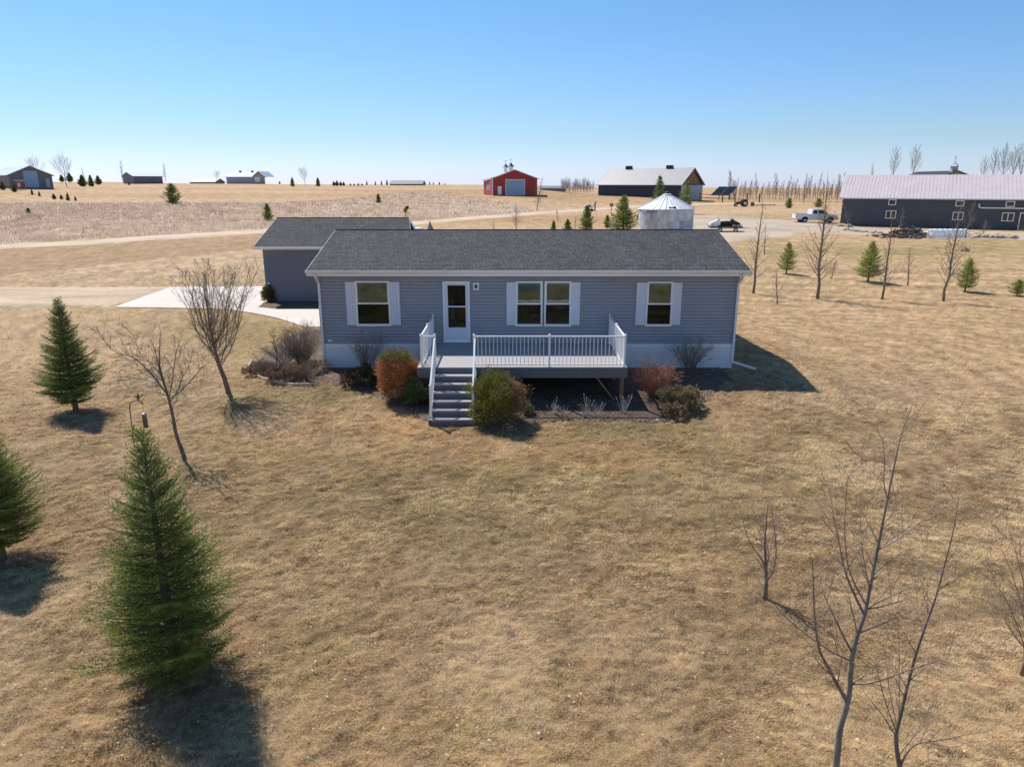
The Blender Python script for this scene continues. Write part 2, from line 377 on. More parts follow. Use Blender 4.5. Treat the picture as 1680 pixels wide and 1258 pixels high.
def lawn(px, row, X, Y):
    n = np.shape(px)[0]; Z1 = (lambda a: a[:, None])
    c = np.tile(STRAW, (n, 1))
    nb = fbm(X*.35, Y*.35, 5, 4); nm = fbm(X*1.1, Y*1.1, 9, 3); nf = fbm(X*3.1, Y*3.1, 21, 2)
    def mix(w, col):
        nonlocal c
        w = np.clip(w, 0, 1)[:, None]; c = c*(1-w)+col*w
    far = (row < 334) | ((row < 300))
    # beyond the yard
    mix(sstep(352, 330, row)*(px < 1000), GOLD)
    mix(sstep(350, 330, row)*(px >= 1000)*.8, GOLD*.95)
    strip = np.interp(px, [-600, 0, 420, 900], [470, 452, 408, 372])
    top = np.interp(px, [-600, 0, 200, 420, 680, 900], [440, 408, 398, 384, 368, 350])
    mix(((row > top) & (row < strip) & (px < 560))*.85*(.5+nm), BROWN*1.12)
    mix(sstep(0, 8, row-strip)*sstep(480, 462, row)*(px < 560)*.4, PALE*.78)
    mix(inpoly(px, row, PRAIRIE)*.9, PRAIR)
    mix(inpoly(px, row, PRAIRIE)*.55*sstep(.35, .6, nb)*sstep(335, 385, row+(px-0)*.05), PRPALE)
    for bx, by, rx, ry, col, s in BLOBS:
        if s <= 0: continue
        r = ((px-bx)/rx)**2+((row-by)/ry)**2
        mix(s*np.exp(-r*1.1)*sstep(.2, .55, nm*.5+nb*.5)*1.6, col)
    fb = fbm(X*.013+3, Y*.045, 61, 4); fw = sstep(60, 110, Y-CAM_Y)*(1-inpoly(px, row, PRAIRIE))
    mix(fw*sstep(.5, .68, fb)*.55, BROWN*1.1); mix(fw*sstep(.5, .34, fb)*.45, PALE*.8)
    near = (row > 440)
    nd_ = fbm(X*4.2, Y*6.0, 88, 3); mix(near*sstep(.50, .66, nd_)*.55, BROWN*.9); mix(near*sstep(.48, .34, nd_)*.06, PALE*1.05)
    mix(near*sstep(.52, .75, nb)*.2, PALE*.92)
    mix(near*sstep(.54, .72, fbm(X*.8+7, Y*.8, 31, 3))*.16, BROWN*1.25)
    mix(near*sstep(.55, .72, fbm(X*.6, Y*.6+3, 43, 3))*.22, GREEN*1.3)
    # mowing swaths circling the house
    rr = np.hypot(X-2, (Y-2)*1.25)
    sw = np.sin(rr*2*math.pi/1.15+nb*5)*near*sstep(11, 15, rr)*sstep(-2, 6, X)
    sw2 = np.sin((Y+X*.08)*2*math.pi/1.6+nb*2)*((row > 395) & (row < 500) & (px > 1150))
    c = c*(1+.17*sw+.08*sw2)[:, None]
    return c*SAT*(1+.55*(nf-.5)+.2*(nm-.5))[:, None]

# ------------------------------------------------------------------ ground sheet
az = np.concatenate([np.linspace(-180, -46, 36), np.linspace(-45, 45, 620), np.linspace(46, 180, 36)])*math.pi/180
rr_ = np.exp(np.concatenate([np.linspace(math.log(2.0), math.log(6.5), 25, endpoint=False), np.linspace(math.log(6.5), math.log(32), 620, endpoint=False), np.linspace(math.log(32), math.log(6500), 380)]))
AZ, RR = np.meshgrid(az, rr_, indexing='ij')
GX = (np.sin(AZ)*RR).ravel(); GY = (CAM_Y+np.cos(AZ)*RR).ravel(); GZ = ground(GX, GY)
def lumps(X, Y): return (fbm(X*1.7, Y*1.7, 3, 3)-.5)*.06+(fbm(X*5.3+X*Y*.002, Y*6.1, 8, 3)-.5)*.085
lump = lumps(GX, GY)*(1-sstep(34, 60, RR.ravel()))
ppx, prow = pix(GX, GY, GZ)
bx_ = rdist(GX, GY, (-7.2, 8.2, -.2, 8.4)); lump = lump*sstep(0, 1.5, bx_)*(1-inpoly(ppx, prow, [(170,510),(270,466),(445,466),(545,490),(545,545),(492,544),(450,528),(418,521),(370,514),(330,512)]))-.02
gcol = lawn(ppx, prow, GX, GY); gcol = gcol*(1.05-.36*sstep(36, 20, RR.ravel())*(bx_ > 0))[:, None]     # dark thatch between the tufts, with the gaps' shade put into its colour
na, nr = AZ.shape
idx = np.arange(na*nr).reshape(na, nr)
Fq = np.stack([idx[:-1, :-1], idx[:-1, 1:], idx[1:, 1:], idx[1:, :-1]], -1).reshape(-1, 4)
V = np.stack([GX, GY, GZ+lump], 1)
cen = len(V); V = np.vstack([V, [[0, CAM_Y, -.6]]]); gcol = np.vstack([gcol, STRAW[None]])
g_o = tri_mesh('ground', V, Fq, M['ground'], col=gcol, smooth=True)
tag(g_o, kind='structure')

# ------------------------------------------------------------------ sheets draped on the ground
def drape(name, P, mat, eps, step, edge=.0, seed=1, hard=False):
    P = [Vector((p[0], p[1])) for p in P]; Q = []; rng = random.Random(seed)
    for i, a in enumerate(P):
        b = P[(i+1) % len(P)]; n = max(1, int((b-a).length/step)); nrm = Vector((-(b-a).y, (b-a).x)).normalized() if n else Vector((0, 0))
        for k in range(n):
            Q.append(a.lerp(b, k/n)+nrm*rng.uniform(-edge, edge))
    n = len(Q); xs = [p.x for p in Q]; ys = [p.y for p in Q]
    gx, gy = np.meshgrid(np.arange(min(xs), max(xs), step), np.arange(min(ys), max(ys), step)); gx = gx.ravel(); gy = gy.ravel()
    k = inpoly(gx, gy, [(p.x, p.y) for p in Q]); pts = Q+[Vector((x, y)) for x, y in zip(gx[k]+.013, gy[k]+.017)]
    vs, es, fs, *_ = mgeo.delaunay_2d_cdt(pts, [(i, (i+1) % n) for i in range(n)], [], 1, 1e-4)
    z = ground([v.x for v in vs], [v.y for v in vs])
    me = bpy.data.meshes.new(name); me.from_pydata([(v.x, v.y, z[i]+(eps if (i >= n or hard) else -.06)) for i, v in enumerate(vs)], [], [tuple(f) for f in fs])
    bm = bmesh.new(); bm.from_mesh(me); bmesh.ops.recalc_face_normals(bm, faces=bm.faces)
    for f in bm.faces:
        if f.normal.z < 0: f.normal_flip()
    bm.to_mesh(me); bm.free()
    me.materials.append(mat); me.polygons.foreach_set('use_smooth', [True]*len(me.polygons))
    o = bpy.data.objects.new(name, me); C.objects.link(o); return tag(o, kind='structure')
def smooth_line(P, k=8):
    out = []
    for i in range(len(P)-1):
        p0 = P[max(i-1, 0)]; p1 = P[i]; p2 = P[i+1]; p3 = P[min(i+2, len(P)-1)]
        for j in range(k):
            t = j/k; out.append(.5*((2*p1)+(p2-p0)*t+(2*p0-5*p1+4*p2-p3)*t*t+(3*p1-p0-3*p2+p3)*t**3))
    out.append(P[-1]); return out
ROAD = smooth_line([G(*p) for p in ((-330,428),(-150,415),(0,405),(200,394),(420,380.5),(560,372.5),(680,366.5),(860,351.5),(940,345.5),(1060,338),(1180,334.5),(1290,334),(1380,335),(1750,337))], 10)
def ribbon(name, L, w, mat, eps, seed=2):
    rng = random.Random(seed); mb = MB(); rows = []
    for i, p in enumerate(L):
        d = L[min(i+1, len(L)-1)]-L[max(i-1, 0)]; d.z = 0; d.normalize(); n = Vector((-d.y, d.x, 0)); r = []
        for k in range(7):
            s = (k/6-.5)*(w+(rng.uniform(-.35, .35) if k in (0, 6) else 0)); q = p+n*s; r.append(len(mb.v)); mb.v.append(Vector((q.x, q.y, gz(q.x, q.y)+(eps if 0 < k < 6 else -.12))))
        rows.append(r)
    for a, b in zip(rows[:-1], rows[1:]):
        for k in range(6): mb.f.append((a[k], b[k], b[k+1], a[k+1])[::-1]); mb.m.append(0)
    return tag(mb.build(name, mat, smooth=True), kind='structure')
ribbon('gravel_road', ROAD, 5.2, M['gravel'], .05)
g2 = lambda P: [(G(*p).x, G(*p).y) for p in P]
CONC = g2([(187,504),(280,470.8),(432,470),(437,495),(423,504),(455,507.5),(560,506)])+[(-7.0, 9.5), (-7.0, 7.0)]+g2([(521,536.5),(500,536.5),(480,530),(455,522),(420,514.5),(375,508),(330,506),(260,505)])
drape('concrete_driveway', CONC, M['concrete'], .010, .8, 0, hard=True)
GDRV = g2([(-260,466),(0,471),(120,470),(230,469),(284,470.6),(187,504.4),(120,503),(0,503),(-260,507)])
drape('gravel_driveway', GDRV, M['track'], .02, .9, .25)
YARD = g2([(1130,352),(1230,356),(1310,363),(1385,371),(1480,377),(1740,384),(1740,393),(1580,393),(1455,389),(1400,384),(1320,381),(1295,389),(1200,397),(1140,393)])
drape('gravel_yard', YARD, M['gravel2'], .03, 1.5, .4)
BED_PX = [(521,538),(490,545),(460,562),(432,578),(414,592),(411,606),(430,620),(470,629),(520,630),(570,634),(605,648),(640,664),(672,680),(700,692),(714,697),(785,701),(835,707),(875,697),(930,692),(1010,694),(1090,693),(1130,680),(1165,655),(1183,638),(1196,622)]
BED = g2(BED_PX)+[(7.9, .1), (7.9, .6), (-7.0, .6), (-7.0, 4)]
drape('mulch_bed', BED, M['mulch'], .02, .35, .04)
GBED = g2([(424,503.5),(437,494),(455,492),(523,492),(523,506),(455,506.5)])
drape('garage_mulch_bed', GBED, M['mulch'], .06, .3, .0)
# pale stone edging along the left curve of the bed
mb = MB(); L = smooth_line([G(*p)+Vector((0, 0, 0)) for p in ((414,592),(409,600),(411,607),(430,621.5),(470,630.5),(512,632))], 12)
for a, b in zip(L[:-1], L[1:]):
    for p in (a, b): p.z = gz(p.x, p.y)
    mb.bar(a+Vector((0, 0, .03)), a.lerp(b, .9)+Vector((0, 0, .01)), .07, .08)
tag(mb.build('bed_edging', M['edging']), 'curved pale stone edging around the left shrub bed', 'edging')

# ------------------------------------------------------------------ grass blades, prairie stems, litter
rs = np.random.RandomState(4)
def blades(name, X, Y, Z, col, L, Wd, lean, ang, mat):
    n = len(X); ca, sa = np.cos(ang), np.sin(ang)
    b0 = np.stack([X-sa*Wd/2, Y+ca*Wd/2, Z], 1); b1 = np.stack([X+sa*Wd/2, Y-ca*Wd/2, Z], 1)
    ti = np.stack([X+ca*L*np.sin(lean), Y+sa*L*np.sin(lean), Z+L*np.cos(lean)], 1)
    V = np.stack([b0, b1, ti], 1).reshape(-1, 3); Fc = np.arange(3*n).reshape(-1, 3)
    return tri_mesh(name, V, Fc, mat, col=np.repeat(col, 3, 0))
CONCp, BEDp = CONC, BED
def off_lawn(X, Y, bed=True):
    k = inpoly(X, Y, CONCp) | (rdist(X, Y, (-6.9, 8.1, -.2, 8.5)) == 0) | (rdist(X, Y, (-14, -6, 14.4, 23)) == 0)
    if bed: k |= inpoly(X, Y, BEDp)
    return k
NT = 165000; KB = 10                       # tufts, blades per tuft
px = rs.uniform(-90, 1770, NT); row = 452+(1330-452)*rs.uniform(0, 1, NT)**.85
u = (px-840)/F_PX; v = (629-row)/F_PX; dz = -sp+v*cp; t = (CAM_H+.4)/-dz
X = u*t; Y = CAM_Y+(cp+v*sp)*t
k = ~off_lawn(X, Y) & (Y < 26) & ~inpoly(X, Y, GDRV); X, Y, px, row = X[k], Y[k], px[k], row[k]
dist = np.hypot(Y-CAM_Y, CAM_H); cl = fbm(X*4.5, Y*5.0, 77, 2); cl2 = vnoise(X*6, Y*7, 91)
keep = rs.uniform(0, 1, len(X)) < .8+.5*sstep(.32, .6, cl*.5+cl2*.5); X, Y, px, row, dist, cl, cl2 = [a[keep] for a in (X, Y, px, row, dist, cl, cl2)]
n = len(X); tcol = lawn(px, row, X, Y)*2.3*rs.uniform(.4, 1.55, n)[:, None]; w_ = rs.uniform(0, 1, n)[:, None]**2
tcol = tcol*(1-.45*w_)+A_([.95, .80, .58])*.45*w_; g_ = (rs.uniform(0, 1, n) < .10)[:, None]; tcol = np.where(g_, tcol*A_([.62, .72, .5]), tcol)
tcol = tcol*(.74/np.maximum(.74, tcol.max(1)))[:, None]; tang = fbm(X*.6, Y*.6, 13, 2)*9+rs.normal(0, .9, n); tl = (.038+.045*sstep(.25, .7, cl)*rs.uniform(.4, 1.3, n))*np.clip(dist/12, .9, 1.9)
q = np.repeat(np.arange(n), KB); m = len(q); rsp_ = np.clip(dist*.0030, .025, .10)[q]
X2 = X[q]+rs.normal(0, 1, m)*rsp_; Y2 = Y[q]+rs.normal(0, 1, m)*rsp_
k = ~off_lawn(X2, Y2); q, X2, Y2 = q[k], X2[k], Y2[k]; m = len(q); Z2 = ground(X2, Y2)+lumps(X2, Y2)-.025
blades('lawn_grass', X2, Y2, Z2, np.minimum(tcol[q]*rs.uniform(.62, 1.4, m)[:, None], .85), tl[q]*rs.uniform(.6, 1.3, m), np.clip(dist[q]*.0005, .0035, .03), rs.uniform(.75, 1.45, m), tang[q]+rs.normal(0, .55, m), M['blade'])
tag(C.objects['lawn_grass'], kind='stuff')
# litter in the beds
nb = 16000; X = rs.uniform(-11, 9, nb); Y = rs.uniform(-6, 5, nb); k = inpoly(X, Y, BED) & ~(rdist(X, Y, (-6.9, 8.1, -.1, 8.5)) == 0) & ~((rdist(X, Y, (-2.9, 3.5, -3.0, 0)) == 0) & (rs.uniform(0, 1, nb) < .85)); X, Y = X[k], Y[k]; n = len(X)
pal = A_([[.38,.26,.17],[.24,.15,.10],[.55,.42,.29],[.18,.11,.075],[.45,.28,.17]]); col = pal[rs.randint(0, 5, n)]*rs.uniform(.7, 1.3, n)[:, None]
blades('leaf_litter', X, Y, ground(X, Y)+.025, col, rs.uniform(.04, .12, n), rs.uniform(.02, .05, n), rs.uniform(1.0, 1.5, n), rs.uniform(0, 6.3, n), M['blade']); tag(C.objects['leaf_litter'], kind='stuff')
# pale fallen leaves on the lawn
nb = 420; px = rs.uniform(-50, 1730, nb); row = rs.uniform(700, 1258, nb)**1.0; P = [G(a, b) for a, b in zip(px, row)]
X = A_([p.x for p in P]); Y = A_([p.y for p in P]); k = ~off_lawn(X, Y); X, Y = X[k], Y[k]; n = len(X)
blades('fallen_leaves', X, Y, ground(X, Y)+.04, np.tile(A_([.62, .55, .44]), (n, 1))*rs.uniform(.7, 1.15, n)[:, None], rs.uniform(.02, .05, n), rs.uniform(.02, .045, n), rs.uniform(1.1, 1.5, n), rs.uniform(0, 6.3, n), M['blade']); tag(C.objects['fallen_leaves'], kind='stuff')
# tall pale prairie grass beyond the road
nb = 420000; px = rs.uniform(-260, 900, nb); row = rs.uniform(312, 432, nb); k = inpoly(px, row, PRAIRIE); px, row = px[k], row[k]
uq = np.linspace(-260, 900, 60); rq = np.linspace(312, 432, 61)
tab = np.array([[G(a, b).y for b in rq] for a in uq])
iu = (px+260)/1160*59; jr = (row-312)/120*60; i0 = np.clip(iu.astype(int), 0, 58); j0 = np.clip(jr.astype(int), 0, 59); a = iu-i0; b = jr-j0
Y = tab[i0, j0]*(1-a)*(1-b)+tab[i0+1, j0]*a*(1-b)+tab[i0, j0+1]*(1-a)*b+tab[i0+1, j0+1]*a*b+rs.normal(0, .6, len(px))
v = (629-row)/F_PX; X = (px-840)/F_PX*(Y-CAM_Y)/(cp+v*sp); Z = ground(X, Y)
rl = A_([[p.x, p.y] for p in ROAD]); ry = np.interp(X, rl[:, 0], rl[:, 1]); cl = fbm(X*.22, Y*.22, 51, 3); cf = vnoise(X*1.1, Y*1.1, 6)
k = (Y > ry+3.4) & (rs.uniform(0, 1, len(X)) < .15+1.0*sstep(.38, .62, cl*.5+cf*.5)*sstep(0, 1, (Y-ry)/4)); X, Y, Z, cl, cf, row, px = [q[k] for q in (X, Y, Z, cl, cf, row, px)]; n = len(X)
d = Y-CAM_Y; pale = np.clip(sstep(.35, .62, cl)*.7+sstep(352, 400, row+px*.06)*.5, 0, 1)[:, None]*rs.uniform(.3, 1, n)[:, None]
col = (A_([.50,.37,.27])*(1-pale)+A_([.92,.79,.64])*pale)*rs.uniform(.7, 1.3, n)[:, None]
blades('prairie_grass', X, Y, Z-.05, col, rs.uniform(.2, .55, n)*(.5+.9*cf), np.clip(d*.0006, .03, .2)*rs.uniform(.6, 1.3, n), rs.uniform(0, .6, n), rs.uniform(0, 6.3, n), M['blade']); tag(C.objects['prairie_grass'], kind='stuff')

# ------------------------------------------------------------------ house
def siding(mb, P0, P1, z0, ztop, out, course=.115):   # lap siding from P0 to P1; ztop = function of s in 0..1 or number
    P0 = Vector(P0); P1 = Vector(P1); out = Vector(out); zt = ztop if callable(ztop) else (lambda s: ztop)
    zmax = max(zt(0), zt(1), zt(.5)); k = 0; z = z0
    def xr(z):                                        # span of the wall at height z
        ss = [i/80 for i in range(81) if zt(i/80) >= z-1e-6]
        return (min(ss), max(ss)) if ss else None
    while z < zmax-.01:
        h = min(course, zmax-z); a = xr(z); b = xr(z+h)
        if not a: break
        if not b: b = ((a[0]+a[1])/2,)*2
        Q = lambda s, o, zz: P0.lerp(P1, s)+out*o+Vector((0, 0, zz))
        g = min(.024, h*.5)                           # open groove under each lap
        mb.quad(Q(a[0], -.02, z), Q(a[1], -.02, z), Q(a[1], -.02, z+g), Q(a[0], -.02, z+g))
        mb.quad(Q(a[0], .024, z+g), Q(a[1], .024, z+g), Q(b[1], .004, z+h), Q(b[0], .004, z+h))
        mb.quad(Q(a[0], -.02, z+g), Q(a[1], -.02, z+g), Q(a[1], .024, z+g), Q(a[0], .024, z+g))
        mb.quad(Q(b[0], .004, z+h), Q(b[1], .004, z+h), Q(b[1], -.02, z+h), Q(b[0], -.02, z+h))
        z += course
XL, XR, YB = -6.74, 7.88, 8.1
ZS = .90; ZW = 3.40; ZR = 4.60; ZE = 3.47
house = thing('house', 'long single-storey grey vinyl-sided house with dark shingle roof and white shutters', 'house', (0, 0, 0))
mb = MB(); gab = lambda s: ZW+(ZR-.12-ZW)*(1-abs(2*s-1))
siding(mb, (XL, 0, 0), (XR, 0, 0), ZS, ZW, (0, -1, 0)); siding(mb, (XR, YB, 0), (XL, YB, 0), ZS, ZW, (0, 1, 0))
siding(mb, (XR, 0, 0), (XR, YB, 0), ZS, gab, (1, 0, 0)); siding(mb, (XL, YB, 0), (XL, 0, 0), ZS, gab, (-1, 0, 0))
mb.build('wall', M['siding'], house)
for x in (XL, XR):
    mb = MB(); s = 1 if x > 0 else -1
    mb.box(min(x-s*.08, x+s*.03), max(x-s*.08, x+s*.03), -.035, .0, ZS, ZW); mb.box(min(x, x+s*.03), max(x, x+s*.03), 0, .08, ZS, ZW); mb.build('corner_trim', M['siding'], house)
# skirting: white ribbed panels
mb = MB(); zb = -.35; x = XL+.02
mb.box(XL, XR, .0, .03, zb, ZS); mb.box(XL, XR, -.036, .0, ZS-.12, ZS-.0); mb.box(XR-.03, XR, .03, YB, zb, ZS); mb.box(XL, XL+.03, .03, YB, zb, ZS); mb.box(XL, XR, YB-.03, YB, zb, ZS)
while x < XR-.04:
    mb.box(x, x+.05, -.032, .0, zb, ZS-.12); x += .09
y = .06
while y < YB-.1:
    mb.box(XR, XR+.014, y, y+.045, zb, ZS-.02); mb.box(XL-.014, XL, y, y+.045, zb, ZS-.02); y += .09
mb.build('skirting', M['white'], house)
# roof
def gable_roof(parent, x0, x1, y0, yr, y1, ze, zr, ze2, mat, trim, th=.12, slant=0):
    mb = MB()
    for (ya, za) in ((y0, ze), (y1, ze2)):
        a = Vector((x0, ya, za)); b = Vector((x1+(slant if ya == y0 else 0), ya, za)); c = Vector((x1, yr, zr)); d = Vector((x0, yr, zr))
        if ya == y1: a, b, c, d = b, a, d, c
        mb.quad(a, b, c, d); dn = Vector((0, 0, -th)); mb.quad(d+dn, c+dn, b+dn, a+dn)
    o = mb.build('roof', mat, parent)
    mb = MB(); mb.tube([(x0-.01, yr, zr+.0), (x1+.01, yr, zr+.0)], .035, 6); mb.build('ridge_cap', mat, o)
    for x in (x0, x1):
        mb = MB(); e = .02 if x == x1 else -.02
        for (ya, za) in ((y0, ze), (y1, ze2)):
            xx = x+(slant if (x == x1 and ya == y0) else 0)
            mb.poly([Vector((xx+e, ya, za-.01)), Vector((x+e, yr, zr-.01)), Vector((x+e, yr, zr-.19)), Vector((xx+e, ya, za-.19))])
            mb.poly([Vector((xx, ya, za+.004)), Vector((x, yr, zr+.004)), Vector((x+e, yr, zr-.01)), Vector((xx+e, ya, za-.01))])
            mb.poly([Vector((xx, ya, za-.19)), Vector((x, yr, zr-.19)), Vector((x+e, yr, zr-.19)), Vector((xx+e, ya, za-.19))])
        mb.build('rake_board', trim, o)
    return o
gable_roof(house, XL-.26, XR+.26, -.42, 4.05, 8.52, ZE+.06, ZR, ZE+.06, M['roof'], M['white'])
mb = MB(); mb.box(XL-.26, XR+.26, -.40, -.02, ZW-.04, ZW-.015); mb.box(XL-.26, XR+.26, -.42, -.39, ZW-.06, ZE+.04); mb.build('soffit', M['white'], house); mb = MB(); mb.box(XL-.26, XR+.26, YB, YB+.42, ZW-.04, ZW-.02); mb.build('soffit', M['white'], house)
def gutter(parent, x0, x1, y, z, name='gutter'):
    prof = [(0, .0), (-.035, 0), (-.10, .045), (-.115, .115), (-.125, .115), (-.125, .125), (-.10, .125), (-.09, .05), (-.03, .012), (0, .012)]
    mb = MB(); i = 0
    for x in (x0, x1): mb.v += [Vector((x, y+a, z+b)) for a, b in prof]
    n = len(prof)
    for a in range(n-1): mb.f.append((a, a+1, n+a+1, n+a)); mb.m.append(0)
    mb.poly([Vector((x0, y+a, z+b)) for a, b in prof[:5]]+[Vector((x0, y, z+.12))]); mb.poly([Vector((x1, y+a, z+b)) for a, b in prof[:5]]+[Vector((x1, y, z+.12))])
    return mb.build(name, M['whiteg'], parent)
gut = gutter(house, XL-.28, XR+.28, -.42, ZE-.055)
gutter(house, XL-.28, XR+.28, YB+.55, ZE-.055)
def downspout(x, sx, ext):
    mb = MB(); w = .075
    mb.bar((x, -.48, ZE-.06), (x, -.48, ZE-.14), w); mb.bar((x, -.48, ZE-.12), (x, -.07, ZE-.42), w, .06); mb.bar((x, -.065, ZE-.40), (x, -.065, .22), w, .06)
    o = mb.build('downspout', M['whiteg'], house)
    mb = MB(); mb.bar((x, -.07, .25), ext, .085, .06); mb.build('extension', M['whiteg'], o)
    for z in (1.0, 2.2): mb = MB(); mb.box(x-.055, x+.055, -.105, -.03, z, z+.03); mb.build('strap', M['whiteg'], o)
e = G(521, 614); downspout(XL-.02+.06, -1, (e.x, e.y, e.z+.06))
e = G(1240, 608); downspout(XR-.02, 1, (e.x, e.y, e.z+.06))
wp = lambda px, row, y=-.04: at(px, row, y)
def rect(px0, r0, px1, r1, y=-.04):
    a = wp((px0), (r0+r1)/2, y); b = wp(px1, (r0+r1)/2, y); return a.x, b.x, wp((px0+px1)/2, r1, y).z, wp((px0+px1)/2, r0, y).z
def frame_mb(x0, x1, z0, z1, w, y0, y1):
    mb = MB(); mb.box(x0, x1, y0, y1, z1-w, z1); mb.box(x0, x1, y0, y1, z0, z0+w); mb.box(x0, x0+w, y0, y1, z0+w, z1-w); mb.box(x1-w, x1, y0, y1, z0+w, z1-w); return mb
def window(px0, r0, px1, r1, shade=0, curtain=False, extra=None):
    x0, x1, z0, z1 = rect(px0, r0, px1, r1); zm = (z0+z1)/2; f = .055
    mb = frame_mb(x0, x1, z0, z1, f, -.085, -.0)
    mb.box(x0+f, x1-f, -.075, -.045, zm-.03, zm+.025); mb.box(x0+f, x0+f+.022, -.07, -.04, zm+.025, z1-f); mb.box(x1-f-.022, x1-f, -.07, -.04, zm+.025, z1-f)
    w = mb.build('window', M['white'], house)
    mb = MB(); mb.box(x0-.02, x1+.02, -.10, -.0, z0-.025, z0-.001); mb.build('sill', M['white'], w)
    mb = MB(); mb.box(x0+f+.022, x1-f-.022, -.062, -.058, zm+.025, z1-f); mb.build('pane', M['glass'], w)
    mb = MB(); mb.box(x0+f, x1-f, -.054, -.050, z0+f, zm-.03); mb.build('pane', M['glass_s'], w)
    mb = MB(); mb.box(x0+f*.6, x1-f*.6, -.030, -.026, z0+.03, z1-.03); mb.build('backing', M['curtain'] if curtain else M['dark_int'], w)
    if shade:
        mb = MB(); mb.box(x0+f, x1-f, -.046, -.036, z1-f-shade, z1-f); mb.build('shade', M['shade'], w)
    if extra: extra(w, x0+f, x1-f, z0+f, z1-f, zm)
    return w
def shutter(px0, r0, px1, r1):
    x0, x1, z0, z1 = rect(px0, r0, px1, r1); mb = frame_mb(x0, x1, z0, z1, .035, -.06, -.022)
    n = 3; w = (x1-x0-.07)/n
    for i in range(n): mb.box(x0+.035+i*w+.004, x0+.035+(i+1)*w-.004, -.052, -.03, z0+.035, z1-.035)
    mb.box(x0+.03, x1-.03, -.035, -.024, z0+.03, z1-.03)
    mb.build('shutter', M['shutter'], house)
window(584, 461, 640, 533.5, curtain=True)
def chimes(w, a, b, z0, z1, zm):                       # glass drops hung across the pane, seen as pale slips
    mb = MB()
    for t, h in ((.80, .10), (.88, .16), (.96, .12)): x = a+(b-a)*t; mb.bar((x, -.045, z1-.16), (x, -.045, z1-.16-h*1.3), .016, .01)
    mb.tube([(a+(b-a)*t, -.045, zm+.05+.035*math.sin(t*math.pi)) for t in [i/10 for i in range(1, 10)]], .007, 4); mb.build('hanging', M['white'], w)
def chimes2(w, a, b, z0, z1, zm):
    mb = MB(); x = a+(b-a)*.52
    mb.poly([Vector((x-.035, -.045, z1-.32)), Vector((x+.045, -.045, z1-.32)), Vector((x+.01, -.045, z1-.16))]); mb.bar((a+.06, -.045, z1-.17), (a+.06, -.045, z1-.30), .012, .01)
    mb.tube([(a+(b-a)*t, -.045, zm+.05+.035*math.sin(t*math.pi)) for t in [i/10 for i in range(1, 10)]], .007, 4)
    for t in (.48, .56, .66, .74, .6): mb.box(a+(b-a)*t-.02, a+(b-a)*t+.02, -.047, -.042, zm-.14-(.03 if t < .55 else 0), zm-.11)
    mb.build('hanging', M['white'], w)
window(846, 461.5, 890, 534, .10, extra=chimes); window(893, 461.5, 937, 534, .10, extra=chimes2); window(1060, 462, 1103, 534, .10)
for r in ((568, 462.5, 584.5, 533), (640, 462.5, 656.5, 533), (831, 463, 846.5, 533), (936.5, 463, 951.5, 533), (1043.5, 463.5, 1060.5, 533), (1102.5, 463.5, 1117.5, 533)): shutter(*r)
# storm door
x0, x1, z0, z1 = rect(727, 461.5, 771, 560)
mb = frame_mb(x0, x1, z0, z1, .075, -.075, 0); mb.box(x0-.02, x1+.02, -.11, 0, z0-.03, z0); door = mb.build('door', M['white'], house)
a, b, c, d = rect(735, 468, 764, 537); mb = MB()
mb.box(x0+.08, x1-.08, -.068, -.03, z0+.005, c); mb.box(x0+.08, x1-.08, -.068, -.03, d, z1-.08); mb.box(x0+.08, a, -.068, -.03, c, d); mb.box(b, x1-.08, -.068, -.03, c, d)
zm = (c+d)/2; mb.box(a, b, -.066, -.034, zm-.025, zm+.025); mb.box(x0+.16, x1-.16, -.074, -.068, z0+.12, c-.1); mb.build('leaf', M['shutter'], door)
mb = MB(); mb.box(a, b, -.055, -.051, c, zm-.025); mb.box(a, b, -.055, -.051, zm+.025, d); mb.build('pane', M['glass_s'], door)
mb = MB(); mb.box(a-.03, b+.03, -.028, -.024, c-.03, d+.03); mb.build('inner_door', pmat('brown_inner_door', (.17, .10, .055), .7, .35, 4, stretch=(1, 1, .2)), door)
mb = MB(); mb.bar((b+.03, -.09, zm-.22), (b+.03, -.09, zm-.08), .02, .02); mb.box(b+.01, b+.05, -.085, -.068, zm-.24, zm-.06); mb.build('handle', M['chrome'], door)
# porch light
x0, x1, z0, z1 = rect(776, 464, 786, 476); mb = MB(); mb.box(x0, x1, -.05, -.0, z0, z1); lt = mb.build('porch_light', M['white'], house)
xm = (x0+x1)/2; mb = MB(); mb.lathe([(.0, .0), (.05, .0), (.055, .02), (.03, .09), (.0, .10)], 12, (xm, -.11, z0+.10)); mb.build('lamp_cap', M['dark'], lt)
mb = MB(); mb.lathe([(.0, -.10), (.028, -.10), (.036, 0), (.0, 0)], 12, (xm, -.11, z0+.10)); mb.build('lamp_glass', M['lens'], lt)
a = wp(542, 559); mb = MB(); mb.lathe([(0, 0), (.05, 0), (.05, .05), (0, .06)], 10, (a.x, -.08, a.z)); mb.box(a.x-.07, a.x+.07, -.05, 0, a.z-.04, a.z+.05); mb.build('outlet_cover', M['white'], house)
a = wp(1010, 459); mb = MB(); mb.bar((a.x, -.05, a.z-.06), (a.x, -.05, a.z+.06), .02); mb.build('wall_hook', M['siding_d'], house)

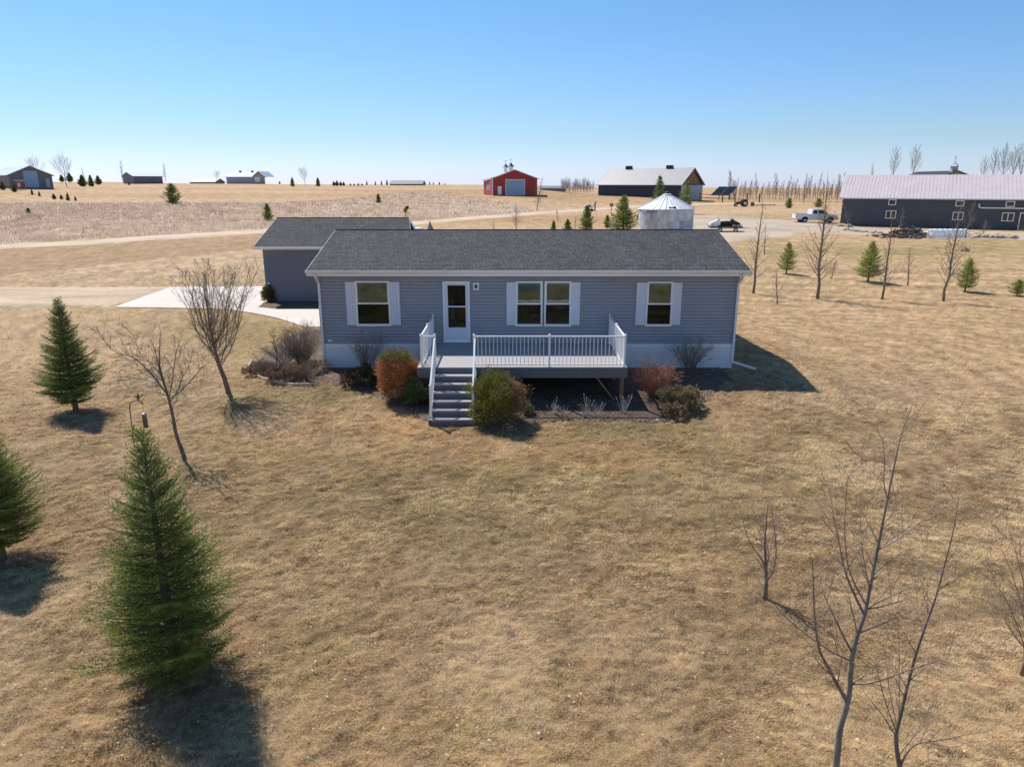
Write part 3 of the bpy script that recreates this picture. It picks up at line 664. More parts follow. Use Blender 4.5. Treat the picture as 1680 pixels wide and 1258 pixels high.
# ------------------------------------------------------------------ deck with stairs and railing
ZD = .93; DX0, DX1, DY = -2.92, 3.56, -3.52
deck = thing('deck', 'raised grey front deck with white railing and a flight of steps', 'deck', (0, DY, -.3)); deck_off = Vector((0, -DY, .3))
_b = MB.build
def dbuild(mb, name, mat, parent=deck):
    o = mb.build(name, mat, parent)
    if parent is deck: o.location = deck_off
    return o
mb = MB(); y = -.03
while y > DY+.02: mb.box(DX0, DX1, y-.134, y, ZD-.03, ZD); y -= .14
dbuild(mb, 'floor', M['deck'])
mb = MB(); mb.box(DX0, DX1, DY-.02, DY+.02, ZD-.33, ZD-.032); mb.box(DX0, DX0+.035, DY+.02, -.03, ZD-.33, ZD-.032); mb.box(DX1-.035, DX1, DY+.02, -.03, ZD-.33, ZD-.032); dbuild(mb, 'fascia', M['deckd'])
mb = MB(); x = DX0+.4
while x < DX1-.1: mb.box(x, x+.04, DY+.03, -.04, ZD-.27, ZD-.035); x += .4
dbuild(mb, 'joists', M['wood'])
for x, y in ((DX0+.1, DY+.29), (0.2, DY+1.5), (DX1-.12, DY+.29), (DX0+.1, DY+1.9), (DX1-.12, DY+1.9)):
    mb = MB(); mb.box(x-.065, x+.065, y-.065, y+.065, gz(x, y)-.1, ZD-.33); dbuild(mb, 'post', M['wood'])
mb = MB(); mb.bar((DX1-.95, DY+.2, ZD-.33), (DX1-.17, DY+.2, gz(DX1-.2, DY)-.2), .045, .15, Vector((0, 1, 0))); dbuild(mb, 'brace', M['wood'])
def at_deck(px, row, y): return at(px, row, y).x
def rail_run(a, b, h, posts, sp=.117, name='railing', zb=.07, parent=deck):
    a = Vector(a); b = Vector(b); u = (b-a); L = u.length; u.normalize(); hv = Vector((u.x, u.y, 0)).normalized()
    mb = MB(); mb.bar(a+Vector((0, 0, h)), b+Vector((0, 0, h)), .045, .04); r = dbuild(mb, name, M['rail'], parent)
    mb = MB(); mb.bar(a+Vector((0, 0, zb)), b+Vector((0, 0, zb)), .035, .035); mb.build('bottom_rail', M['rail'], r)
    n = int(L/sp); sk = [s*L for s in posts]
    for i in range(1, n):
        p = a.lerp(b, i/n)
        if min(abs(i/n*L-s) for s in sk) < .06: continue
        mb = MB(); mb.bar(p+Vector((0, 0, zb)), p+Vector((0, 0, h)), .019); mb.build('baluster', M['rail'], r)
    for s in posts:
        p = a.lerp(b, s); z0 = -.0; mb = MB(); mb.box(p.x-.03, p.x+.03, p.y-.03, p.y+.03, p.z+z0, p.z+h+.035); mb.lathe([(.045, 0), (.045, .02), (.0, .055)], 4, (p.x, p.y, p.z+h+.035)); mb.box(p.x-.05, p.x+.05, p.y-.05, p.y+.05, p.z, p.z+.02); mb.build('rail_post', M['rail'], r)
    return r
yf = DY+.06; XS0, XS1 = -2.36, -1.16
rail_run((DX1-.10, yf, ZD), (XS1, yf, ZD), .96, (0, .5, 1)); rail_run((DX0+.14, yf, ZD), (XS0, yf, ZD), .96, (0, 1))
rail_run((DX0+.14, -.06, ZD), (DX0+.14, yf, ZD), .96, (0, .5)); rail_run((DX1-.12, -.06, ZD), (DX1-.12, yf, ZD), .96, (0, .5))
NS = 7; gbot = gz(-1.7, DY-1.9); rise = (ZD-gbot)/NS; run = .27
stair = MB()
for i in range(1, NS):
    z = ZD-i*rise; y1 = DY-.02-(i-1)*run; stair.box(XS0-.02, XS1+.06, y1-run-.02, y1, z-.035, z)
st = dbuild(stair, 'staircase', M['deck'])
mb = MB()
for i in range(0, NS):
    z = ZD-i*rise; y1 = DY-.024-i*run; mb.box(XS0, XS1+.04, y1-.003, y1+.02, z-rise-(.06 if i == NS-1 else 0)+.001, z-.036)
mb.build('riser', M['deckd'], st)
for x in (XS0-.05, XS1+.055):
    mb = MB(); prof = [(DY-.02, ZD-.03), (DY-.02, ZD-.36)]+[(DY-run*(NS-1)+.15, gbot-.12), (DY-run*(NS-1)-.04, gbot-.12), (DY-run*(NS-1)-.04, gbot+rise-.03)]
    i = len(mb.v); mb.v += [Vector((x-.02, a, b)) for a, b in prof]+[Vector((x+.02, a, b)) for a, b in prof]; n = len(prof)
    mb.f += [tuple(range(n)), tuple(range(2*n-1, n-1, -1))]+[(k, (k+1) % n, n+(k+1) % n, n+k) for k in range(n)]; mb.m += [0]*(n+2); mb.build('stringer', M['deckd'], st)
yb = DY-run*(NS-1)+.12; zbm = ZD-(NS-1)*rise
for x in (XS0-.0, XS1+.03):
    rail_run((x, yf-.10, ZD-.02), (x, yb, zbm), .93, (1,), .13, 'stair_railing', .10)
    C.objects[-1]

# ------------------------------------------------------------------ garage
gr = thing('garage', 'dark grey vinyl-sided garage with shingle roof standing left behind the house', 'garage', (0, 0, 0))
a = at(431, 412, 14.7); GX0 = a.x; GX1 = -4.9; GY = 14.7; GYR = 18.6; GY1 = 22.5; ZG = at(470, 409, 14.4).z+.02
zr = at(560, 357.5, GYR).z; ze = at(470, 404.5, GY-.4).z+.01
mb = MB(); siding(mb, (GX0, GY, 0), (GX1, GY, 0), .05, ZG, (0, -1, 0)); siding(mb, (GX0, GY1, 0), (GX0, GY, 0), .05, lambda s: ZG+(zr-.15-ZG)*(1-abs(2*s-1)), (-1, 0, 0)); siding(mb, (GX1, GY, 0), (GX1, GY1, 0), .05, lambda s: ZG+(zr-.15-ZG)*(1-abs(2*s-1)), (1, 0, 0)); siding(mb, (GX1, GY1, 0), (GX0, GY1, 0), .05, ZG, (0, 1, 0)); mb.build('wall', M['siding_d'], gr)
mb = MB(); mb.box(GX0, GX1, GY+.0, GY1, -.3, .05); mb.build('foundation', M['concrete'], gr)
x0r = at(416, 404, GY-.45).x; x1r = at(671, 357.5, GYR).x
gable_roof(gr, x0r, x1r, GY-.45, GYR, GY1+.45, ze, zr, ze, M['roof'], M['white'], slant=.75)
mb = MB(); mb.box(x0r, x1r+.7, GY-.43, GY-.03, ZG-.03, ZG-.005); mb.build('soffit', M['white'], gr)
gutter(gr, x0r-.02, x1r+.7, GY-.45, ze-.13)
a = at(441, 466, GY-.05); mb = MB(); mb.lathe([(0, 0), (.04, 0), (.05, .08), (0, .12)], 8, (a.x, GY-.08, a.z)); mb.build('wall_lamp', M['white'], gr)

# ------------------------------------------------------------------ farm buildings
def ribs(mb, a, b, c, d, n, w=.035, h=.03):       # raised ribs on the quad a-b (bottom) / d-c (top)
    nr = (b-a).cross(d-a).normalized()
    for i in range(n+1):
        p = a.lerp(b, i/n)+nr*h/2; q = d.lerp(c, i/n)+nr*h/2; mb.bar(p, q, w, h, nr)
def barn(name, label, cat, P, rz, L, D, hw, hr, wall, roof, trim, ov=.4, rsp=.6, wsp=.9, group=None, ridge_x=True, z0=-.5):
    """P: front left ground corner; front wall runs along local x for L; depth D; ridge along x (or y)"""
    t = thing(name, label, cat, P, rz, group)
    mb = MB(); v = Vector
    A, B, Cc, Dd = v((0, 0, z0)), v((L, 0, z0)), v((L, D, z0)), v((0, D, z0)); up = lambda p, z: v((p.x, p.y, z))
    if ridge_x:
        mb.quad(A, B, up(B, hw), up(A, hw)); mb.quad(Cc, Dd, up(Dd, hw), up(Cc, hw))
        mb.poly([B, Cc, up(Cc, hw), v((L, D/2, hr)), up(B, hw)]); mb.poly([Dd, A, up(A, hw), v((0, D/2, hr)), up(Dd, hw)])
    else:
        mb.poly([A, B, up(B, hw), v((L/2, 0, hr)), up(A, hw)]); mb.poly([Cc, Dd, up(Dd, hw), v((L/2, D, hr)), up(Cc, hw)])
        mb.quad(B, Cc, up(Cc, hw), up(B, hw)); mb.quad(Dd, A, up(A, hw), up(Dd, hw))
    for a, b in ((A, B), (B, Cc), (Dd, A)):
        n = max(1, int((b-a).length/wsp))
        for i in range(n+1):
            p = a.lerp(b, i/n); zt = hw
            if (ridge_x and a is not A): zt = hw+(hr-hw)*(1-abs(p.y-D/2)/(D/2))
            if (not ridge_x and a is A): zt = hw+(hr-hw)*(1-abs(p.x-L/2)/(L/2))
            o = v(((b-a).y, -(b-a).x, 0)).normalized()*.012; mb.bar(p+o, up(p, zt-.03)+o, .05, .02, o.normalized())
    mb.build('wall', wall, t)
    mb = MB(); s = (hr-hw)/((D if ridge_x else L)/2); th = v((0, 0, -.08))
    if ridge_x:
        e = [v((-ov, -ov, hw-s*ov+.06)), v((L+ov, -ov, hw-s*ov+.06)), v((L+ov, D/2, hr+.06)), v((-ov, D/2, hr+.06)), v((L+ov, D+ov, hw-s*ov+.06)), v((-ov, D+ov, hw-s*ov+.06))]
    else:
        e = [v((-ov, D+ov, hw-s*ov+.06)), v((-ov, -ov, hw-s*ov+.06)), v((L/2, -ov, hr+.06)), v((L/2, D+ov, hr+.06)), v((L+ov, -ov, hw-s*ov+.06)), v((L+ov, D+ov, hw-s*ov+.06))]
    q1 = (e[0], e[1], e[2], e[3]); q2 = (e[4], e[5], e[3], e[2])
    for q in (q1, q2): mb.quad(*q); mb.quad(*[p+th for p in q[::-1]])
    if rsp:
        for q in (q1, q2): ribs(mb, *q, int((q[1]-q[0]).length/rsp))
    r = mb.build('roof', roof, t)
    mb = MB(); o = v((0, 0, -.06))
    for a, b in ((e[0], e[1]), (e[4], e[5]), (e[0], e[3]), (e[3], e[5]), (e[1], e[2]), (e[2], e[4])): mb.bar(a+o, b+o, .10, .16)
    mb.build('trim', trim, r)
    return t
def panel(t, name, mat, x0, x1, z0, z1, y=-.04, th=.05, fr=None, par=None, lines=0):
    mb = MB(); mb.box(x0, x1, y-th, y, z0, z1)
    for i in range(1, lines): z = z0+(z1-z0)*i/lines; mb.box(x0, x1, y-th-.02, y-th, z-.02, z+.02)
    o = mb.build(name, mat, par or t)
    if fr: frame_mb(x0-.1, x1+.1, z0-.1, z1+.1, .12, y-th-.03, y-th+.0).build('frame', fr, o)
    return o
def window_b(t, x0, x1, z0, z1, mull=True, y=-.04):
    mb = frame_mb(x0, x1, z0, z1, .10, y-.08, y)
    if mull: mb.box((x0+x1)/2-.05, (x0+x1)/2+.05, y-.08, y, z0+.1, z1-.1)
    w = mb.build('window', M['white'], t); mb = MB(); mb.box(x0+.05, x1-.05, y-.03, y-.01, z0+.05, z1-.05); mb.build('pane', M['carglass'], w); return w
def cupola(t, p, s, roofm, bodym, vane=True):
    mb = MB(); mb.box(p[0]-s/2, p[0]+s/2, p[1]-s/2, p[1]+s/2, p[2]-.4, p[2]+s*.9); o = mb.build('cupola', bodym, t)
    mb = MB(); mb.lathe([(s*.95, s*.85), (s*.5, s*1.25), (.02, s*1.9)], 4, p); mb.build('cupola_roof', roofm, o)
    if vane: mb = MB(); mb.bar((p[0], p[1], p[2]+s*1.8), (p[0], p[1], p[2]+s*2.9), .05); mb.bar((p[0]-.3, p[1], p[2]+s*2.5), (p[0]+.3, p[1], p[2]+s*2.5), .05); mb.build('weathervane', M['dark'], o)
# right: long slate barn
Pl = Vector((at(1378, 370, CAM_Y+106).x, CAM_Y+106, 0)); Pr_y = CAM_Y+96.0; Prx = at(1660, 379.5, Pr_y).x
ang = math.atan2(Pr_y-Pl.y, Prx-Pl.x); LB = math.hypot(Prx-Pl.x, Pr_y-Pl.y)+16
Pl.z = at(1378, 370.5, Pl.y).z; hw = at(1378, 322.5, Pl.y).z-Pl.z
bn = barn('machine_shed', 'long slate blue steel machine shed with pale pinkish metal roof behind a rock border', 'shed', Pl, ang, LB, 12, hw, hw+2.95, M['slate'], M['pinkroof'], M['whiteg'], .45, .46, .45)
ca, sa = math.cos(ang), math.sin(ang)
def onwall(px, row):                      # pixel to local x,z on the front wall of the shed
    lo = 0; a, b, c = ray(px, row)
    # solve Pl + s*(ca,sa) = cam + t*(a,b)
    det = a*(-sa)+b*ca; t = ((Pl.x)*(-sa)+(Pl.y-CAM_Y)*ca)/det; X = a*t; Y = CAM_Y+b*t
    return (X-Pl.x)*ca+(Y-Pl.y)*sa, CAM_H+c*t-Pl.z
for (p0, r0, p1, r1, ml) in ((1457, 327.5, 1471, 336.5, False), (1452, 345.5, 1471, 358.5, True), (1567, 329, 1583, 338.5, False), (1561.5, 348, 1581.5, 361, True), (1649, 330, 1666, 339.5, False), (1642, 349, 1665, 363, True)):
    xa, zb_ = onwall(p0, r1); xb, zt_ = onwall(p1, r0); window_b(bn, xa, xb, zb_, zt_, ml)
xa, z1_ = onwall(1675, 350); xb, zb_ = onwall(1700, 379); panel(bn, 'door', M['carglass'], xa, xb, .05, z1_, fr=M['white'])
xa, za = onwall(1607, 334.5); xb, zb_ = onwall(1608, 341); mb = MB(); mb.tube([(xa, -.12, za), (xa, -.12, zb_+.1), (xa+.3, -.12, zb_), (LB-2, -.12, zb_)], .09, 8); mb.build('conduit', M['white'], bn)
# cupola building behind the shed
yy = CAM_Y+150; a = at(1545, 289, yy); b = at(1593, 289, yy); tp = at(1569, 280.5, yy)
bz = gz(a.x, yy); t = barn('stable', 'tan gabled stable with dark roof edge and a blue cupola behind the long shed', 'stable', Vector((a.x-1.5, yy, bz)), 0, b.x-a.x+3, 14, a.z-bz-.6, tp.z-bz, M['tanwall'], M['dark'], M['dark'], .4, 0, 1, ridge_x=False)
cupola(t, Vector(((b.x-a.x+3)/2, 1.2, tp.z-bz)), 1.05, M['blueroof'], M['lightwall'])
# red barn
yy = CAM_Y+176; fl = at(808, 319.5, yy); frt = at(881, 319.5, yy); hwz = at(881, 292.5, yy).z-fl.z; hrz = at(846, 278.5, yy).z-fl.z
sc = at(900, 300, yy).x-at(899, 300, yy).x
t = barn('barn', 'red metal barn with white overhead door and two cupolas on the hilltop', 'barn', fl, rad(0), frt.x-fl.x, 16, hwz, hrz, M['red'], M['pinkroof'], M['whiteg'], .35, 0, .9, ridge_x=False)
t.rotation_euler = (0, 0, rad(-2)); Lr = frt.x-fl.x
# side lean-to wall seen to the left of the front
sx = (808-789)*sc; mb = MB(); mb.quad(Vector((0, .02, -.5)), Vector((0, .02, hwz-.05)), Vector((-sx, 9, hwz-.6)), Vector((-sx, 9, -.5))); mb.box(-sx, 0, 9, 14, -.5, hwz-.65)
o = mb.build('side_wall', M['red'], t)
mb = MB(); mb.quad(Vector((.2, -.35, hwz+.22)), Vector((-sx-.6, 8.6, hwz-.42)), Vector((-sx-.6, 15, hwz-.42)), Vector((3, 15, hwz+1.3))); mb.build('side_roof', M['pinkroof'], t)
mb = MB(); mb.box(-.12, .12, -.06, .06, -.3, hwz-.02); mb.build('corner_post', M['white'], t)
for k in (.28, .5):
    p = Vector((-sx*k*1.0, 9*k, 1.6)); mb = MB(); mb.bar(p+Vector((-.3, -.14, 0)), p+Vector((.1, -.33, 0)), .06, 1.2); mb.build('window', M['white'], t)
panel(t, 'overhead_door', M['bluedoor'], (830-808)*sc, (860.8-808)*sc, .0, (319.5-296)*sc, fr=M['white'], lines=5)
panel(t, 'door', M['white'], (816.8-808)*sc, (823-808)*sc, 0, (319.5-306)*sc)
for px_, yk, s_ in ((828, 5, .62), (838.7, 1.5, .68)): cupola(t, Vector((Lr/2-(1.0 if yk > 3 else .1), 1, 0))+Vector((-1.4 if yk > 3 else -.9, yk, hrz-.1)), s_*1.4, M['dark'], M['white'])
# navy barn right of it
yy = CAM_Y+214; fl = at(981.5, 318, yy); fr_ = at(1116, 322, yy-17); hwz = at(985, 303, yy).z-fl.z; hrz = 7.0
an = math.atan2(-17, fr_.x-fl.x)
t = barn('pole_barn', 'navy blue pole barn with steep grey roof and open white-sided end on the ridge', 'barn', fl, an, math.hypot(fr_.x-fl.x, 17), 13, hwz+.2, hrz, M['navy'], M['greyroof'], M['lightwall'], .5, 0, 1.2, z0=-2)
Ln = math.hypot(fr_.x-fl.x, 17)
mb = MB(); mb.quad(Vector((Ln+.06, .1, -2)), Vector((Ln+.06, 12.9, -2)), Vector((Ln+.06, 12.9, hwz*.95)), Vector((Ln+.06, .1, hwz*.95))); mb.build('end_wall', M['lightwall'], t)
mb = MB(); mb.poly([Vector((Ln+.08, 2, hwz+.2)), Vector((Ln+.08, 11, hwz+.2)), Vector((Ln+.08, 6.5, hrz-.5))]); mb.build('gable_panel', M['wood'], t)
for f_ in (.23, .73): mb = MB(); mb.box(Ln*f_-.9, Ln*f_+.9, 6.0, 7.0, hrz-.1, hrz+.75); mb.build('roof_vent', M['dark'], t)
# far left: grey shop
def run_to(P, ang, px):                    # length from P along ang until the pixel column px
    k = (px-840)/F_PX/(cp+(629-305)/F_PX*sp); return max(4, ((P.y-CAM_Y)*k-P.x)/(math.cos(ang)-math.sin(ang)*k))
yy = CAM_Y+190; fl = at(17.5, 308, yy); aw = rad(44); Lw = run_to(fl, aw, 87.5); sc = Lw/70; hwz = at(87, 286.5, yy).z-fl.z; hrz = at(50, 272, yy).z-fl.z
t = barn('workshop', 'large grey gabled workshop with blue overhead door at the far left', 'workshop', fl, aw, Lw, 26, hwz, hrz, M['greywall'], M['blueroof'], M['lightwall'], .5, 0, 1.2, ridge_x=False, z0=-1.5)
panel(t, 'overhead_door', M['bluedoor'], (41-17.5)*sc, (64-17.5)*sc, 0, 4.2, lines=5); panel(t, 'door', M['lightwall'], (76-17.5)*sc, (82-17.5)*sc, 0, 2.3)
p = at(34, 307.5, yy-4); s_ = thing('play_shed', 'tiny red-brown playhouse shed with tan roof in front of the grey workshop', 'shed', (p.x, p.y, p.z-.1))
mb = MB(); mb.box(-1.2, 1.2, -.9, .9, 0, 1.9); mb.build('wall', M['rust'], s_); mb = MB(); mb.prism([(-1.5, 1.9), (1.5, 1.9), (1.3, 2.4), (-1.3, 2.4)], -1.2, 1.2); mb.build('roof', M['tanwall'], s_)
mb = MB(); mb.box(-.5, -.1, -.95, -.9, .2, 1.5); mb.box(.2, .6, -.95, -.9, .2, 1.5); mb.build('window', M['white'], s_); s_.scale = (.62, .62, .8)
# ridge-line buildings
def far_b(name, label, cat, px0, px1, rb, re, rt, d, wall, roof, rz=0, D=12, ridge_x=True, **k):
    yy = CAM_Y+d; a = at(px0, rb, yy); b = at(px1, rb, yy); s_ = (b.x-a.x)/(px1-px0)
    return barn(name, label, cat, a, rz, (b.x-a.x), D, (rb-re)*s_, (rb-rt)*s_, wall, roof, k.get('trim', M['lightwall']), .4, 0, 1.5, ridge_x=ridge_x, z0=-2), s_
fl = at(220, 297.5, CAM_Y+290); Lw = run_to(fl, rad(46), 268)
barn('storage_barn', 'low grey-brown barn with pale roof between two thin trees on the left skyline', 'barn', fl, rad(46), Lw, 12, at(220, 289, CAM_Y+290).z-fl.z, at(220, 282.5, CAM_Y+290).z-fl.z, M['greywall'], M['blueroof'], M['lightwall'], .4, 0, 1.5, z0=-2)
t, s_ = far_b('ranch_house', 'pale blue-grey gabled house with a garage door on the left skyline', 'house', 372, 416, 299, 290.5, 283, 300, M['lightwall'], M['blueroof'], D=14)
ys = CAM_Y+299; mb = MB(); mb.poly([Vector((44*s_, -.3, -2)), Vector((63*s_, -.3, -2)), Vector((63*s_, -.3, 8.5*s_)), Vector((54*s_, -.3, 16*s_)), Vector((44*s_, -.3, 8.5*s_))]); mb.build('garage_gable', M['tanwall'], t)
panel(t, 'overhead_door', M['white'], 49.5*s_-.6, 58*s_-.6, 0, 8*s_, y=-.35, lines=4); mb = MB(); mb.prism([(63*s_, 8.5*s_), (54*s_, 16.4*s_), (44*s_, 8.5*s_), (44*s_, 9.2*s_), (54*s_, 17.2*s_), (64*s_, 8.8*s_)], -1, 12); mb.build('garage_roof', M['blueroof'], t)
for f_ in (12, 32): mb = MB(); mb.box(f_*s_, f_*s_+.8, 6.6, 7.4, 15.5*s_, 18.3*s_); mb.build('chimney', M['dark'], t)
t, s_ = far_b('hidden_house', 'pale roof and dark gable peeping over the left hilltop', 'house', 312, 352, 302, 299, 293.5, 340, M['greywall'], M['tanwall'], D=12)
t, s_ = far_b('low_shed', 'low grey-roofed shed half sunk behind the middle skyline', 'shed', 640, 692, 306, 302, 296.5, 330, M['greywall'], M['greyroof'], D=12)
t, s_ = far_b('far_long_shed', 'distant blue-grey long shed between red barn and bare thicket', 'shed', 888, 928, 312, 309, 305.5, 330, M['greywall'], M['greywall'], D=12)

# ------------------------------------------------------------------ spruces
def spruce_parts(H, Rr, seed, nd=1.0, step=.02, nl=.026, nw=.006, side=.055, clear=.05, hue=0, sparse=0, per=6, wh=None, droop=.0):
    rng = random.Random(seed); r2 = np.random.RandomState(seed)
    tr = MB(); tr.tube([(0, 0, -.15), (0, 0, H*.3), (rng.uniform(-.03, .03), 0, H*.65), (0, 0, H*.93)], [.022*H+.01, .016*H+.008, .008*H+.004, .003*H], 8)
    S, E, Cc = [], [], []; limb = MB()
    z = H*clear; gap = (wh or .10)*(H/3.6)**.5
    while z < H*.97:
        t = (z-H*clear)/(H*(1-clear)); L0 = Rr*((1-t)**.82)*(min(1, .62+t*3.2))+.05*H/3.6
        n = max(5, int(per*(1-.3*t))); a0 = rng.uniform(0, 6.28)
        for i in range(n):
            if rng.random() < sparse: continue
            a = a0+i*6.283/n+rng.uniform(-.35, .35); L = L0*rng.uniform(.62, 1.15); zz = z+rng.uniform(-.3, .3)*gap
            el = rng.uniform(-.06, .12)+.8*t**1.5-droop*(1-t); p = Vector((0, 0, zz)); d = Vector((math.cos(a)*math.cos(el), math.sin(a)*math.cos(el), math.sin(el)))
            K = 5; pts = [p]
            for k in range(K): d = (d+Vector((0, 0, .055+.02*k))).normalized(); pts.append(pts[-1]+d*L/K)
            if L > .12: limb.tube(pts[:-1], [.006+.010*L*(1-k/K) for k in range(K)], 4, False)
            cb = rng.uniform(.75, 1.3); ln = 0; s = .10*L if L > .3*H/3.6 else 0
            while s < L:
                f = s/L*K; k = min(int(f), K-1); q = pts[k].lerp(pts[k+1], f-k); dd = (pts[k+1]-pts[k]).normalized()
                sl = min(.42*L*(1-s/L)+.022*H+.05*L, .13*H)*rng.uniform(.6, 1.25)
                for sg in (-1, 1):
                    sd = Vector((-dd.y, dd.x, 0)).normalized()*sg
                    v = (dd*.75+sd*.8+Vector((0, 0, rng.uniform(-.16, .14)))).normalized()
                    S.append(q); E.append(q+v*sl); Cc.append(cb*rng.uniform(.75, 1.25))
                    nt_ = min(3, int(sl/(.034*H)))
                    for j_ in range(nt_):
                        for s2 in (-1, 1):
                            m_ = q+v*sl*(j_+.6)/(nt_+.6); v2 = (v*.7+dd*.5*s2+Vector((rng.gauss(0, .2), rng.gauss(0, .2), rng.uniform(-.22, .16)))).normalized(); S.append(m_); E.append(m_+v2*sl*(.5-.08*j_)); Cc.append(cb*rng.uniform(.7, 1.3))
                s += side*rng.uniform(.7, 1.3)
            for k in range(1, K): S.append(pts[k]); E.append(pts[k+1]); Cc.append(cb*1.1)
        z += gap*(1-.35*t)
    S.append(Vector((0, 0, H*.86))); E.append(Vector((0, 0, H))); Cc.append(1.1)
    S = A_([tuple(x) for x in S]); E = A_([tuple(x) for x in E]); Cc = A_(Cc)
    L = np.linalg.norm(E-S, axis=1); cnt = np.maximum(2, (L/step*nd).astype(int)); rep = np.repeat(np.arange(len(S)), cnt)
    t = r2.uniform(0, 1.03, len(rep))[:, None]; P = S[rep]+(E-S)[rep]*t; ax = ((E-S)/L[:, None])[rep]
    rv = r2.normal(0, 1, (len(rep), 3)); rv -= ax*(rv*ax).sum(1)[:, None]; rv /= np.linalg.norm(rv, axis=1)[:, None]
    rv[:, 2] = rv[:, 2]*.8+.15
    dirn = rv*.66+ax*.85; ln = nl*r2.uniform(.7, 1.3, len(rep))[:, None]; w = np.cross(dirn, r2.normal(0, 1, (len(rep), 3))); w /= np.linalg.norm(w, axis=1)[:, None]
    V = np.stack([P-w*nw/2, P+w*nw/2, P+dirn*ln], 1).reshape(-1, 3)
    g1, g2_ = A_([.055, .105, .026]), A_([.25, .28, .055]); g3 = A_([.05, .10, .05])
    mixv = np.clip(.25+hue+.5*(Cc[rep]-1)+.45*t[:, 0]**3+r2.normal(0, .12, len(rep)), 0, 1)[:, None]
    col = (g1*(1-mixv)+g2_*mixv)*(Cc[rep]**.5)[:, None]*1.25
    return tr, limb, V, np.repeat(col, 3, 0)
def spruce(label, px, rb, rt, Rr, seed, name='spruce_tree', group=None, cat='spruce tree', dpx=None, wide=1, **k):
    p = G(px, rb); H = top_at(px, rt, p.y)-p.z
    if dpx: Rr = wide*dpx/F_PX*(p.y-CAM_Y)
    tr, limb, V, col = spruce_parts(H, Rr, seed, **k)
    t = thing(name, label, cat, (p.x, p.y, p.z), 0, group); tr.build('trunk', M['bark'], t, True)
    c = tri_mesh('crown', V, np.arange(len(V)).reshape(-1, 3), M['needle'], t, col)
    if len(limb.v): limb.build('limbs', M['bark'], c, True)
    return t
spruce('largest green spruce in the lower left foreground of the lawn', 292, 1108, 700, 1.17, 11, step=.0062, nl=.023, nw=.0078, side=.085, clear=.03, per=9, wh=.145, hue=.16)
spruce('green spruce cut by the left picture edge, on the lawn', 6, 920, 682, 1.2, 12, step=.0085, nl=.026, nw=.009, side=.085, clear=.13, per=9, wh=.145, hue=.2)
spruce('slender dark spruce standing alone on the left lawn', 125, 674, 490, 1.08, 13, step=.012, nl=.032, nw=.012, side=.085, clear=.09, per=9, wh=.14, hue=-.05)
GR = 'yellow-green spruces on the right lawn'
md = dict(wide=1.3, step=.04, nl=.06, nw=.022, side=.10, clear=.12, per=6, wh=.16)
spruce('yellow-green spruce nearest the right end of the house, between two thin bare trees', 1290, 449, 398, 0, 21, group=GR, dpx=17, hue=.7, **md)
spruce('widest yellow-green spruce in the middle of the right lawn row', 1424, 462, 396, 0, 22, group=GR, dpx=23, hue=.65, **md)
spruce('yellow-green spruce on the right lawn just right of the leaning bare tree', 1583, 478, 424, 0, 23, group=GR, dpx=19, hue=.6, **md)
spruce('small stunted spruce at the right picture edge', 1668, 485, 459, 0, 24, group=GR, dpx=15, hue=.6, **md)
GB = 'spruces behind the house roof'
md2 = dict(wide=1.3, step=.07, nl=.12, nw=.05, side=.18, clear=.06, per=6, wh=.22)
spruce('broad green spruce just left of the grain bin behind the roof', 1022, 384, 321, 0, 31, group=GB, dpx=23, hue=.15, **md2)
spruce('medium green spruce left of the broad one behind the roof', 962, 381, 338, 0, 32, group=GB, dpx=14, hue=.05, **md2)
spruce('tiny spruce poking over the roof ridge, leftmost of those behind the roof', 908, 383, 363, 0, 33, group=GB, dpx=5, hue=.2, **md2)
spruce('tiny spruce second from left behind the roof ridge', 931, 382, 360, 0, 34, group=GB, dpx=8, hue=.2, **md2)
spruce('small narrow spruce touching the left side of the broad one', 996, 374, 353, 0, 35, group=GB, dpx=6, hue=.2, **md2)
spruce('small spruce between the broad one and the grain bin', 1049, 361, 348, 0, 36, group=GB, dpx=6, hue=.1, **md2)
md3 = dict(wide=1.2, step=.13, nl=.2, nw=.09, side=.35, clear=.05, per=6, wh=.34)
spruce('tall dark spruce rising behind the left of the grain bin roof', 1080, 352, 288, 0, 37, dpx=15, hue=-.05, sparse=.1, **md3)
spruce('brownish spruce behind the right of the grain bin roof', 1124, 350, 297, 0, 38, dpx=15, hue=.3, sparse=.2, **md3)
spruce('small dark spruce left of the white pickup, beyond the gravel', 1294, 341.5, 325.5, 0, 39, dpx=7, hue=.1, **md3)
spruce('small spruce directly above the white pickup roof', 1342, 340, 326, 0, 40, dpx=7.5, hue=.2, **md3)
spruce('dark full spruce alone at the far edge of the prairie grass', 284, 335, 302, 0, 41, dpx=17, hue=-.1, **md3)
spruce('small spruce showing above the garage roof left end', 440, 362, 335, 0, 42, dpx=9.5, hue=.25, **md3)
spruce('small rounded evergreen in the prairie grass above the garage roof', 621, 333, 319, 0, 43, dpx=5, hue=.1, **md3)
spruce('tiny dark spruce low in the prairie grass at far left', 47, 351, 343, 0, 44, dpx=4, hue=-.1, **md3)
